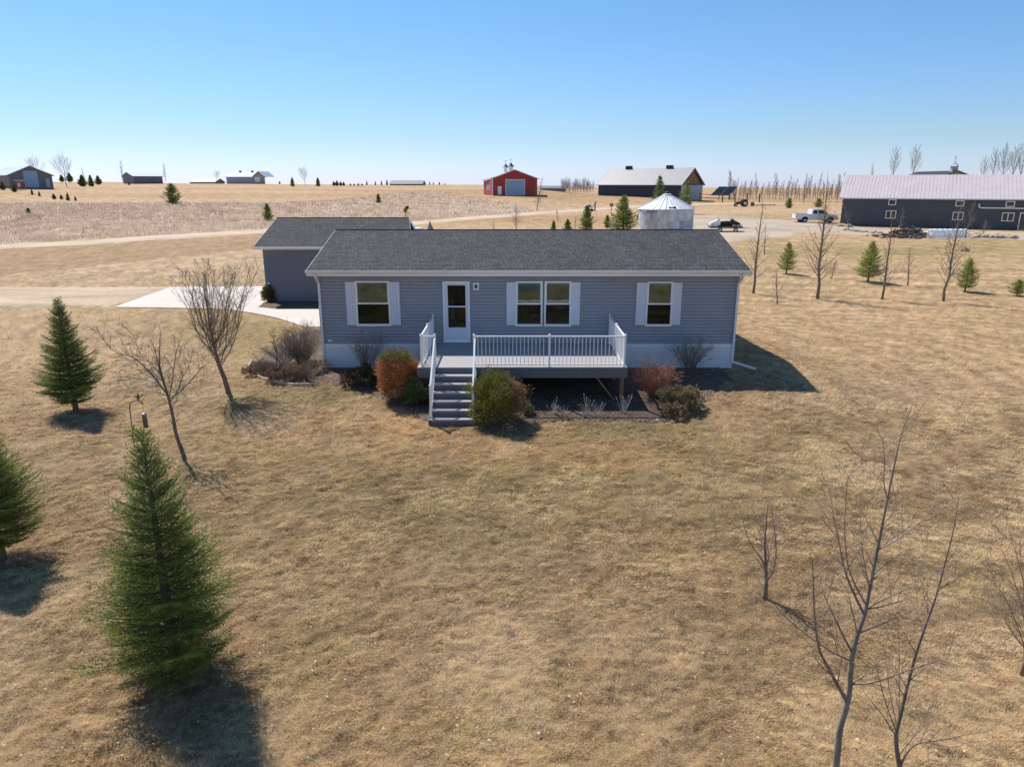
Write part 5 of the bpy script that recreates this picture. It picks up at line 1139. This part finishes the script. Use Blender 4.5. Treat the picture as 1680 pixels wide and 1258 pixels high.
twiggy('dense leafless brown shrub against the left house corner', 497, 600, 1.5, .95, 120, 114, 'barkr', dens=9)
twiggy('low brown twiggy shrub in the front of the left bed', 450, 615, .62, .80, 110, 115, 'barkr', dens=9)
twiggy('low dense brown twiggy shrub beside the left downspout extension', 500, 622, .62, .75, 110, 116, 'barkr', dens=9)
twiggy('twiggy tan shrub behind the crooked one in the left bed', 468, 598, 1.0, .95, 80, 117, 'barkg', dens=8)
# crooked dark shrub with thick arms in the left bed
p = G(452, 612); rng = random.Random(12); out = ([], [])
for L in ([(452,606),(454,585),(452,565),(447,548)], [(453,600),(440,598),(425,592),(415,580)], [(454,590),(462,578),(470,570),(480,566)], [(453,578),(448,562),(452,550)], [(455,600),(470,595),(482,588)]):
    P = smoothp(rel(L, p, p.y-CAM_Y, dj=rng.uniform(-.4, .4)), 3); rr2 = taper(P, .022, .006); out[1].append((P, rr2, 1)); twigs(out, P[2:], rr2, rng, 8, .28, .004, .4)
t = thing('sumac_shrub', 'crooked dark-limbed leafless shrub in the left bed', 'shrub', p); b = MB()
for pts, r, l in out[1]: b.tube(pts, r, 5, False)
b.build('branches', M['bark'], t)
# dried perennials under the deck front
GP = 'dried perennial stalks in front of the deck'
for i, (px_, rb, h, lb) in enumerate(((908, 680, .52, 'grey dried perennial stalks with seed heads, leftmost in front of the deck'), (925, 684, .36, 'low dried perennial stalks just right of the leftmost clump'), (962, 682, .55, 'dried perennial stalks with seed heads midway along the deck front'), (978, 684, .45, 'greyish dried stalks beside the midway clump'), (1022, 678, .62, 'pale upright dried grass stalks by the deck corner brace'))):
    p = G(px_, rb); rng = random.Random(200+i); t = thing('dried_perennial', lb, 'dried plant', p, 0, GP); b = MB(); s_ = MB()
    for k in range(16):
        a = rng.uniform(0, 6.28); o = rng.uniform(.03, .28); q = Vector((math.cos(a)*o, math.sin(a)*o, h*rng.uniform(.4, 1.05))); b.tube([(q.x*.2, q.y*.2, -.02), (q.x*.6, q.y*.6, q.z*.55), q], [.006, .005, .004], 4)
        if rng.random() < .5: s_.lathe([(0, -.02), (.016, 0), (.012, .025), (0, .035)], 6, q)
    b.build('stalks', pmat('dry_stalk%d' % i, (.50, .44, .40), .9, .2, 8), t); s_.build('seed_heads', M['edging'], t)

# ------------------------------------------------------------------ bird feeder on a shepherd's hook
bd = 13.2; top = at(213, 672, CAM_Y+bd); t = thing('bird_feeder_pole', "tall thin black shepherd's hook with a bird ornament behind the largest spruce", 'garden hook', (top.x+.05, top.y, gz(top.x, top.y)))
o_ = Vector(t.location); mb = MB(); pts = [at(222, 740, CAM_Y+bd)-o_, at(218, 710, CAM_Y+bd)-o_, at(213, 672, CAM_Y+bd)-o_, at(214, 662, CAM_Y+bd)-o_, at(219, 658, CAM_Y+bd)-o_, at(226, 657, CAM_Y+bd)-o_, at(232, 660, CAM_Y+bd)-o_, at(235, 664, CAM_Y+bd)-o_]
pts = [Vector((pts[0].x+.04, pts[0].y, -.1))]+pts; mb.tube(smoothp(pts, 4), .009, 6); mb.build('pole', M['dark'], t)
c = at(227, 652, CAM_Y+bd)-o_; mb = MB()
for a in range(5):
    an_ = a*1.2566+.3; mb.poly([c+Vector((math.cos(an_)*.10, 0, math.sin(an_)*.10)), c+Vector((math.cos(an_+.5)*.03, -.012, math.sin(an_+.5)*.03)), c+Vector((0, .012, 0)), c+Vector((math.cos(an_-.5)*.03, .012, math.sin(an_-.5)*.03))])
mb.bar(c, c+Vector((0, 0, -.08)), .012); mb.build('ornament', M['dark'], t)
f0_ = at(236, 677, CAM_Y+bd); t = thing('bird_feeder', 'silver-topped tube bird feeder hanging from the black garden hook', 'bird feeder', (f0_.x, f0_.y, at(236, 699, CAM_Y+bd).z))
hh = f0_.z-t.location.z; mb = MB(); mb.lathe([(.0, .0), (.04, .0), (.045, .02), (.042, hh*.8)], 12); mb.build('tube', pmat('seed_tube', (.12, .10, .09), .3, .3, 12), t)
mb = MB(); mb.lathe([(.05, hh*.8), (.05, hh*.88), (.035, hh*.97), (0, hh)], 12); mb.build('cap', M['copper'], t)
mb = MB(); mb.tube([(0, 0, hh), (0, 0, hh+.13)], .004, 4); mb.build('hanger', M['dark'], t); mb = MB(); mb.lathe([(.0, -.012), (.07, -.012), (.07, .0), (0, .0)], 12); mb.build('tray', M['dark'], t)

# ------------------------------------------------------------------ grain bin
yb = CAM_Y+86; cx_ = at(1103, 341, yb).x; rb_ = (at(1149, 341, yb).x-at(1057, 341, yb).x)/2; gzb = gz(cx_, yb+rb_)-.2; zt_ = at(1103, 343.5, yb).z
t = thing('grain_bin', 'round galvanised grain bin with shiny conical roof behind the house', 'grain bin', (cx_, yb+rb_, gzb)); hh = zt_-gzb
mb = MB(); prof = []; z = 0
while z < hh: prof += [(rb_, z), (rb_+.022, z+.05)]; z += .10
prof.append((rb_, hh)); mb.lathe(prof, 56)
def patch_mat():
    m, nt, b = nodes('bin_steel'); tc = N(nt, 'ShaderNodeTexCoord'); sx = N(nt, 'ShaderNodeSeparateXYZ'); nt.links.new(tc.outputs['Object'], sx.inputs[0])
    at2 = N(nt, 'ShaderNodeMath', operation='ARCTAN2'); nt.links.new(sx.outputs[1], at2.inputs[0]); nt.links.new(sx.outputs[0], at2.inputs[1])
    cxn = N(nt, 'ShaderNodeCombineXYZ'); nt.links.new(at2.outputs[0], cxn.inputs[0]); nt.links.new(sx.outputs[2], cxn.inputs[1])
    br = N(nt, 'ShaderNodeTexBrick', Scale=1.0); br.inputs['Brick Width'].default_value = .42; br.inputs['Row Height'].default_value = .86; br.inputs['Mortar Size'].default_value = .008
    br.inputs['Color1'].default_value = (.66, .68, .74, 1); br.inputs['Color2'].default_value = (.24, .27, .36, 1); br.inputs['Mortar'].default_value = (.3, .3, .34, 1); br.inputs['Bias'].default_value = -.35; nt.links.new(cxn.outputs[0], br.inputs['Vector'])
    n1 = N(nt, 'ShaderNodeTexNoise', Scale=1.6, Detail=5.0); nt.links.new(tc.outputs['Object'], n1.inputs['Vector']); f = ramp_mul(nt, n1.outputs[0], .7, 1.15)
    vm = N(nt, 'ShaderNodeVectorMath', operation='SCALE'); nt.links.new(br.outputs[0], vm.inputs[0]); nt.links.new(f, vm.inputs['Scale']); nt.links.new(vm.outputs[0], b.inputs['Base Color'])
    b.inputs['Metallic'].default_value = .15; b.inputs['Roughness'].default_value = .5; return m
mb.build('wall', patch_mat(), t, True)
zr_ = at(1101, 319, yb+rb_).z-gzb; mb = MB(); mb.lathe([(rb_+.16, hh-.06), (rb_+.12, hh), (.5, zr_-.12), (.5, zr_+.05), (.0, zr_+.16)], 56); rf = mb.build('roof', M['steel'], t)
mb = MB()
for i in range(28): a = i/28*6.283; c1 = Vector((math.cos(a), math.sin(a), 0)); mb.bar(c1*(rb_+.14)+Vector((0, 0, hh+.02)), c1*.5+Vector((0, 0, zr_-.08)), .05, .07)
mb.build('roof_rib', M['steel'], rf); mb = MB(); mb.lathe([(0, zr_+.1), (.28, zr_+.1), (.28, zr_+.25), (0, zr_+.4)], 12); mb.build('cap', M['dark'], rf)
mb = MB(); a = -1.55; c1 = Vector((math.cos(a), math.sin(a), 0)); mb.tube([c1*(rb_-.2)+Vector((-.4, 0, hh+.20)), c1*(rb_-.15)+Vector((0, 0, hh+.12)), c1*(rb_-.2)+Vector((.4, 0, hh+.25))], .10, 6); mb.build('hatch', M['dark'], rf)

# ------------------------------------------------------------------ pickup
def wheel(parent, x, y, r=.38, w=.26, z=None):
    z = r if z is None else z; prof = [(r*.55, -w/2), (r*.92, -w/2), (r, -w*.35), (r, w*.35), (r*.92, w/2), (r*.55, w/2)]
    mb = MB(); mb.lathe(prof, 24); mb.v = [Vector((p.x+x, p.z+y, p.y+z)) for p in mb.v]; o = mb.build('wheel', M['rubber'], parent, False)
    mb = MB(); mb.lathe([(0, -w*.40), (r*.2, -w*.46), (r*.3, -w*.3), (r*.5, -w*.36), (r*.56, -w*.46), (r*.56, w*.46), (0, w*.3)], 20); mb.v = [Vector((p.x+x, p.z+y, p.y+z)) for p in mb.v]; mb.build('rim', M['chrome'], o); return o
pt = G(1338, 365.8); pl = at(1305, 366, pt.y); pr = at(1373, 366, pt.y); Ls = (pr.x-pl.x)/5.75
trk = thing('pickup_truck', 'white extended-cab pickup truck parked beside the long slate shed', 'pickup truck', (pl.x, pt.y, gz(pt.x, pt.y)), rad(-2))
def arc(cx, r, n=8): return [(cx+r*math.cos(math.pi*k/n), .40+r*math.sin(math.pi*k/n)) for k in range(n+1)]
body = [(.05, .52), (.0, .62), (.02, 1.12), (.05, 1.17), (2.15, 1.18), (4.35, 1.18), (4.6, 1.17), (5.55, 1.02), (5.68, .95), (5.72, .55), (5.6, .42)]+arc(4.72, .47)+[(4.2, .40), (1.9, .40)]+arc(1.25, .47)+[(.6, .50)]
mb = MB(); mb.prism(body, 0, 1.92); bd_ = mb.build('body', M['paint'], trk)
mb = MB(); mb.box(.10, 2.05, .12, 1.80, 1.14, 1.185); mb.build('bed', M['dark'], trk)
cab = [(2.12, 1.18), (2.2, 1.74), (2.32, 1.82), (3.55, 1.82), (3.72, 1.76), (4.42, 1.17)]
i = None; mb = MB(); pf = cab; n = len(pf); ins = lambda z: .0+.16*(z-1.18)/.64
V1 = [Vector((x, ins(z), z)) for x, z in pf]; V2 = [Vector((x, 1.92-ins(z), z)) for x, z in pf]; mb.v = V1+V2; mb.f = [tuple(range(n)), tuple(range(2*n-1, n-1, -1))]+[((k+1) % n, k, n+k, n+(k+1) % n) for k in range(n)]; mb.m = [0]*(n+2); mb.build('cab', M['paint'], trk)
for ys, sg in ((0, -1), (1.92, 1)):
    for w_ in ([(2.32, 1.24), (2.38, 1.68), (2.86, 1.68), (2.86, 1.24)], [(3.0, 1.24), (3.0, 1.70), (3.58, 1.70), (4.16, 1.26)]):
        mb = MB(); mb.poly([Vector((x, (ins(z) if ys == 0 else 1.92-ins(z))+sg*.012, z)) for x, z in w_]); mb.build('side_window', M['carglass'], trk)
mb = MB(); mb.poly([Vector((3.76, .25, 1.735)), Vector((3.76, 1.67, 1.735)), Vector((4.38, 1.80, 1.22)), Vector((4.38, .12, 1.22))]); mb.v = [p+Vector((.012, 0, .012)) for p in mb.v]; mb.build('windshield', M['carglass'], trk)
for x in (1.25, 4.72):
    for y in (.12, 1.80): wheel(trk, x, y)
    mb = MB(); mb.prism(arc(x, .465)+[(x-.46, .45)], .02, 1.9); mb.v = [Vector((p.x, p.y, p.z+.0)) for p in mb.v]; mb.build('wheel_arch', M['rubber'], trk)
mb = MB(); mb.box(5.68, 5.86, .02, 1.90, .48, .66); mb.build('bumper', M['chrome'], trk); mb = MB(); mb.box(-.12, .03, .05, 1.87, .48, .64); mb.build('bumper', M['chrome'], trk)
mb = MB(); mb.box(5.64, 5.735, .45, 1.47, .70, .92); mb.build('grille', M['dark'], trk)
for y in (.08, 1.48): mb = MB(); mb.box(5.60, 5.74, y, y+.36, .70, .92); mb.build('headlight', M['lens'], trk)
for y in (-.01, 1.83): mb = MB(); mb.box(-.01, .10, y, y+.10, .72, 1.08); mb.build('tail_light', M['redlens'], trk)
mb = MB(); mb.box(2.96, 2.975, -.012, -.002, .55, 1.18); mb.box(4.2, 4.215, -.012, -.002, .5, 1.16); mb.box(3.06, 3.2, -.03, -.003, 1.05, 1.09); mb.box(2.14, 2.155, -.012, -.002, .5, 1.18); mb.build('door_seams', M['siding_d'], trk)
mb = MB(); mb.box(3.95, 4.1, -.20, 0, 1.2, 1.4); mb.build('mirror', M['dark'], trk)
trk.scale = (Ls, Ls, Ls)

# ------------------------------------------------------------------ trailer with snowmobiles
p = G(1192, 381); tl = thing('flat_trailer', 'low flat utility trailer on the gravel right of the grain bin', 'trailer', (p.x-2.1, p.y, p.z), rad(-8))
mb = MB(); mb.box(0, 4.0, 0, 2.3, .50, .60); mb.box(0, 4.0, -.04, 0, .50, .74); mb.build('deck', M['oldwood'], tl); mb = MB(); mb.bar((4.0, .3, .52), (5.1, 1.15, .50), .08); mb.bar((4.0, 2.0, .52), (5.1, 1.15, .50), .08); mb.build('tongue', M['steel'], tl)
for x in (1.2, 3.1): wheel(tl, x, -.14, .28, .2)
def sled(label, x, y, rz, hood, sc_=1):
    t = thing('snowmobile', label, 'snowmobile', tl.matrix_basis @ Vector((x, y, .62)), tl.rotation_euler.z+rz); t.scale = (sc_,)*3
    mb = MB(); mb.prism([(0, .05), (.1, .42), (1.35, .5), (1.5, .2), (1.3, .02), (.1, 0)], -.22, .22); mb.build('track', M['rubber'], t)
    mb = MB(); mb.prism([(.15, .45), (.2, .66), (.9, .72), (1.15, .60), (1.15, .45)], -.17, .17); mb.build('seat', M['dark'], t)
    mb = MB(); mb.prism([(1.1, .30), (1.15, .78), (1.45, .98), (1.65, .80), (2.35, .48), (2.45, .28), (2.2, .18), (1.3, .2)], -.36, .36); mb.build('hood', hood, t)
    mb = MB(); mb.poly([Vector((1.50, -.26, .93)), Vector((1.50, .26, .93)), Vector((1.30, .22, 1.24)), Vector((1.30, -.22, 1.24))]); mb.build('windshield', M['carglass'], t)
    for y_ in (-.45, .45): mb = MB(); mb.tube([(1.3, y_, .06), (2.4, y_, .06), (2.62, y_, .20)], .045, 6); mb.bar((1.9, y_*.7, .35), (1.95, y_, .08), .05); mb.build('ski', M['dark'], t)
    mb = MB(); mb.bar((1.22, -.32, 1.02), (1.22, .32, 1.02), .04); mb.bar((1.22, 0, 1.0), (1.3, 0, .8), .05); mb.build('handlebar', M['dark'], t); return t
sled('white-hooded snowmobile at the left end of the flat trailer', 2.35, .6, math.pi, M['white'], 1.0); sled('black-hooded snowmobile at the right end of the flat trailer', 1.45, 1.6, 0, M['dark'], 1.0)

# ------------------------------------------------------------------ solar array, old tractor, plank fence, road sign, mailbox
ps = at(1183, 322, CAM_Y+215); a = at(1165, 320.5, CAM_Y+215); b_ = at(1202, 306, CAM_Y+215)
t = thing('solar_array', 'tilted ground-mounted solar array right of the navy barn', 'solar array', (a.x, a.y, gz(a.x, a.y)))
wv = 6.0; dz_ = b_.z-a.z; z0 = a.z-t.location.z; x1 = 3.2; wv = 5.6
for r_ in range(2):
    for c_ in range(2):
        f = lambda u, v: Vector((x1*v+u*wv, 2.6*v, z0+dz_*v)); u0, u1, v0, v1 = c_/2+.01, (c_+1)/2-.01, r_/2+.01, (r_+1)/2-.02
        mb = MB(); mb.quad(f(u0, v0), f(u1, v0), f(u1, v1), f(u0, v1)); mb.quad(*[q-Vector((0, 0, .08)) for q in (f(u0, v1), f(u1, v1), f(u1, v0), f(u0, v0))]); mb.build('panel', M['cell'], t)
for u_ in (.25, .8): mb = MB(); mb.bar(f(u_, .5)-Vector((0, 0, .1)), Vector((x1*.5+u_*wv, 1.3, -.4)), .2); mb.build('post', M['dark'], t)
p = G(1214, 339); t = thing('old_tractor', 'rusty red antique tractor parked before the plank fence', 'tractor', (p.x-1.4, p.y, p.z))
mb = MB(); mb.prism([(.2, .5), (.2, 1.0), (1.3, 1.15), (1.5, .9), (2.6, .85), (2.6, .5)], -.3, .3); mb.build('hood', M['rust'], t)
for y in (-.6, .6): wheel(t, 2.35, y, .72, .3)
for y in (-.35, .35): wheel(t, .35, y, .36, .2)
for y in (-.62, .62): mb = MB(); mb.tube([(1.55, y, .9), (1.8, y, 1.4), (2.35, y, 1.6), (2.9, y, 1.35)], .10, 6); mb.build('fender', M['rust'], t)
mb = MB(); mb.tube([(1.0, 0, 1.1), (1.0, 0, 1.75)], .06, 6); mb.build('exhaust', M['dark'], t); mb = MB(); mb.lathe([(.26, 0), (.30, .02), (.26, .04)], 14, (1.75, 0, 1.5)); mb.build('steering_wheel', M['dark'], t); mb = MB(); mb.box(2.1, 2.5, -.25, .25, 1.05, 1.2); mb.build('seat', M['dark'], t)
t = thing('plank_fence', 'low plank fence with thick brown posts before the solar array', 'fence', G(1148, 331)); o_ = Vector(t.location); prev = None
for px_, rt in ((1148, 315.5), (1185.5, 318), (1206, 318), (1226, 317.5), (1246, 318.5)):
    yy = t.location.y+(px_-1148)*.05; b_ = at(px_, 331, yy); tp = at(px_, rt, yy); b_.z = gz(b_.x, yy); mb = MB(); mb.bar(b_-o_-Vector((0, 0, .3)), tp-o_, .28); mb.build('post', M['oldwood'], t)
    if prev and px_ < 1210:
        for k in (.45, .8): mb = MB(); mb.bar(prev[0].lerp(prev[1], k)-o_, b_.lerp(tp, k)-o_, .05, .14); mb.build('rail', M['oldwood'], t)
    prev = (b_, tp)
p = G(664, 369); p.y -= 3; p.z = gz(p.x, p.y); pc = at(665.5, 345, p.y); Rg = (at(665.5, 338, p.y).z-at(665.5, 352, p.y).z)/2
t = thing('road_sign', 'yellow diamond curve sign on a post above the garage roof', 'road sign', p); o_ = p
mb = MB(); mb.bar((pc.x-p.x, 0, -.3), (pc.x-p.x, 0, pc.z-p.z+Rg), .09); mb.build('post', M['oldwood'], t)
cc = Vector((pc.x-p.x, -.07, pc.z-p.z)); w_ = Rg*.62; mb = MB(); mb.prism([(cc.x-w_, cc.z), (cc.x, cc.z-Rg), (cc.x+w_, cc.z), (cc.x, cc.z+Rg)], -.10, -.06); mb.build('plate', M['yellow'], t)
mb = MB(); mb.prism([(cc.x-.16, cc.z-Rg*.55), (cc.x+.02, cc.z-Rg*.55), (cc.x+.03, cc.z-.05), (cc.x+.32, cc.z+.2), (cc.x+.40, cc.z+.08), (cc.x+.45, cc.z+.55), (cc.x+.0, cc.z+.52), (cc.x+.12, cc.z+.38), (cc.x-.16, cc.z+.1)], -.115, -.102); mb.build('arrow', M['dark'], t)
p = G(966, 343.5); t = thing('mailbox', 'pale roadside mailbox on a post behind the medium spruce', 'mailbox', p); z = top_at(966, 334, p.y)-p.z; mb = MB(); mb.bar((0, 0, -.2), (0, 0, z-.4), .12); mb.build('post', M['oldwood'], t)
mb = MB(); mb.box(-.45, .45, -.3, .3, z-.7, z-.35); mb.build('box', M['dark'], t); mb = MB(); mb.prism([(-.5, z-.35), (.5, z-.35), (.35, z), (-.35, z)], -.32, .32); mb.build('cover', M['white'], t)
p = G(976, 346.5); t = thing('hand_pump', 'small dark iron yard pump beside the gravel road', 'pump', p); mb = MB(); mb.tube([(0, 0, -.1), (0, 0, 1.2), (.1, 0, 1.7)], .12, 6); mb.build('column', M['dark'], t); mb = MB(); mb.bar((-.1, 0, 1.2), (-.8, 0, .4), .10); mb.build('handle', M['rust'], t); mb = MB(); mb.lathe([(.0, 0), (.35, 0), (.35, .4), (0, .4)], 10, (-.6, 0, 0)); mb.build('tub', M['dark'], t)
p = G(1003, 345.5); t = thing('signpost', 'small dark post with a square box by the gravel road', 'post', p); z = top_at(1003, 333.5, p.y)-p.z; mb = MB(); mb.bar((0, 0, -.2), (0, 0, z-.5), .13); mb.build('post', M['oldwood'], t); mb = MB(); mb.box(-.35, .35, -.15, .15, z-.6, z); mb.build('box', M['greyroof'], t)
p = G(684, 378); t = thing('propane_tank', 'white rounded tank top showing just right of the garage roof', 'tank', (p.x, p.y, p.z)); z = top_at(684, 373, p.y)-p.z
mb = MB(); mb.lathe([(0, -.85), (.2, -.82), (.33, -.7), (.38, -.55), (.38, .55), (.33, .7), (.2, .82), (0, .85)], 16); mb.v = [Vector((q.z, q.y, q.x+z-.38)) for q in mb.v]; mb.build('tank', M['white'], t, True)
mb = MB(); mb.box(-.5, -.4, -.2, .2, -.1, z-.5); mb.build('leg', M['oldwood'], t); mb = MB(); mb.box(.4, .5, -.2, .2, -.1, z-.5); mb.build('leg', M['oldwood'], t)

# ------------------------------------------------------------------ rock border, brush pile, picket fence by the slate shed
def rock(rng, s):
    bm = bmesh.new(); bmesh.ops.create_icosphere(bm, subdivisions=2, radius=1)
    for v in bm.verts: v.co *= rng.uniform(.82, 1.15); v.co.x *= s*rng.uniform(1.0, 1.02)*1.2; v.co.y *= s; v.co.z *= s*.72
    me = bpy.data.meshes.new('boulder'); bm.to_mesh(me); bm.free(); me.materials.append(M['rock']); return me
rng = random.Random(3); RM = [rock(rng, 1) for _ in range(5)]
def put_rocks(P0, P1, n, smin, smax, label, group):
    for i in range(n):
        f = (i+rng.uniform(.2, .8))/n; px_ = P0[0]+(P1[0]-P0[0])*f; rw = P0[1]+(P1[1]-P0[1])*f+rng.uniform(-1, 1); p = G(px_, rw); s = rng.uniform(smin, smax)
        o = bpy.data.objects.new('boulder', rng.choice(RM)); C.objects.link(o); o.location = p+Vector((0, 0, s*.35)); o.rotation_euler = (0, 0, rng.uniform(0, 6)); o.scale = (s, s, s*rng.uniform(.8, 1.1)); tag(o, label, 'boulder', group)
put_rocks((1372,371), (1398,373), 6, .22, .45, 'pale boulders at the left corner of the slate shed beside the pickup', 'boulders at the shed corner')
put_rocks((1384,378), (1446,384), 26, .14, .3, 'small tan stones of the rock border left of the brush pile', 'border stones left of the brush pile')
put_rocks((1588,390), (1668,391), 26, .2, .5, 'pale boulders of the rock border right of the white picket fence', 'border boulders right of the fence')
p = G(1487, 389.5); t = thing('brush_pile', 'heap of grey logs and brush before the slate shed', 'brush pile', p); mb = MB(); mb2 = MB()
for i in range(150):
    x = rng.gauss(0, 1.5); y = rng.gauss(0, .8); h = max(.15, 1.35*math.exp(-(x/2.2)**2-(y/1.2)**2)); z = rng.uniform(.05, h); a = rng.uniform(-.5, .5)+(rng.random() < .3)*1.5; l = rng.uniform(.4, 1.2); d = Vector((math.cos(a), math.sin(a)*.6, rng.uniform(-.35, .35)))
    (mb if i % 2 else mb2).tube([Vector((x, y, z))-d*l/2, Vector((x, y, z))+d*l/2], rng.uniform(.05, .13), 6)
mb.build('logs', M['barkf'], t); mb2.build('branches', M['rust'] if 0 else M['oldwood'], t)
a = G(1521, 391.5); b_ = G(1584, 391); t = thing('picket_fence', 'low white picket fence between the brush pile and boulders', 'fence', a); u = (b_-a); L_ = u.length; n = int(L_/.17)
mb = MB()
for i in range(n+1): q = u*(i/n); z = gz(a.x+q.x, a.y+q.y)-a.z; mb.bar(Vector((q.x, q.y, z)), Vector((q.x, q.y, z+1.0)), .09, .03)
mb.build('pickets', M['white'], t)
for h in (.25, .75): mb = MB(); mb.bar(Vector((0, .03, h)), u+Vector((0, .03, h)), .04, .08); mb.build('rail', M['white'], t)
q = G(1553, 388.5); t = thing('tarp_cover', 'long white ribbed cover lying behind the picket fence', 'tarp cover', q); mb = MB()
prof = [(-.7, 0), (-.62, .5), (-.35, .82), (0, .92), (.35, .82), (.62, .5), (.7, 0)]
i0_ = 0
for k in range(15):
    s_ = .94 if k % 2 else 1.0; x = -2.1+k*.3; mb.v += [Vector((x, y*s_, z*s_)) for y, z in prof]
for k in range(14):
    for j in range(6): a_ = k*7+j; mb.f.append((a_, a_+1, a_+8, a_+7)); mb.m.append(0)
mb.f += [tuple(range(7)), tuple(range(14*7+6, 14*7-1, -1))]; mb.m += [0, 0]; mb.build('cover', M['white'], t)
p = G(1584, 436); 
p = G(1584, 412.5); t = thing('fallen_branches', 'small dark clump of twigs lying on the right lawn below the boulders', 'twigs', p); mb = MB()
for i in range(14): a_ = rng.uniform(0, 6.28); mb.tube([(rng.uniform(-.5, .5), 0, .02), (math.cos(a_)*.4, math.sin(a_)*.4, rng.uniform(.1, .5))], [.03, .01], 4)
mb.build('twigs', M['bark'], t)
p = G(1245, 338.5); t = thing('farm_harrow', 'low rusty farm implement lying right of the old tractor', 'farm implement', p); mb = MB()
for i in range(6): mb.bar((i*1.0-1.5, -.5, .15), (i*1.0-1.3, .6, .3), .12)
mb.bar((-1.5, 0, .3), (4.0, 0, .3), .12); mb.build('frame', M['rust'], t); mb = MB(); mb.lathe([(0, 0), (.5, .1), (.45, .9), (0, 1.0)], 8, (-1.6, 0, 0)); mb.build('hopper', M['oldwood'], t)
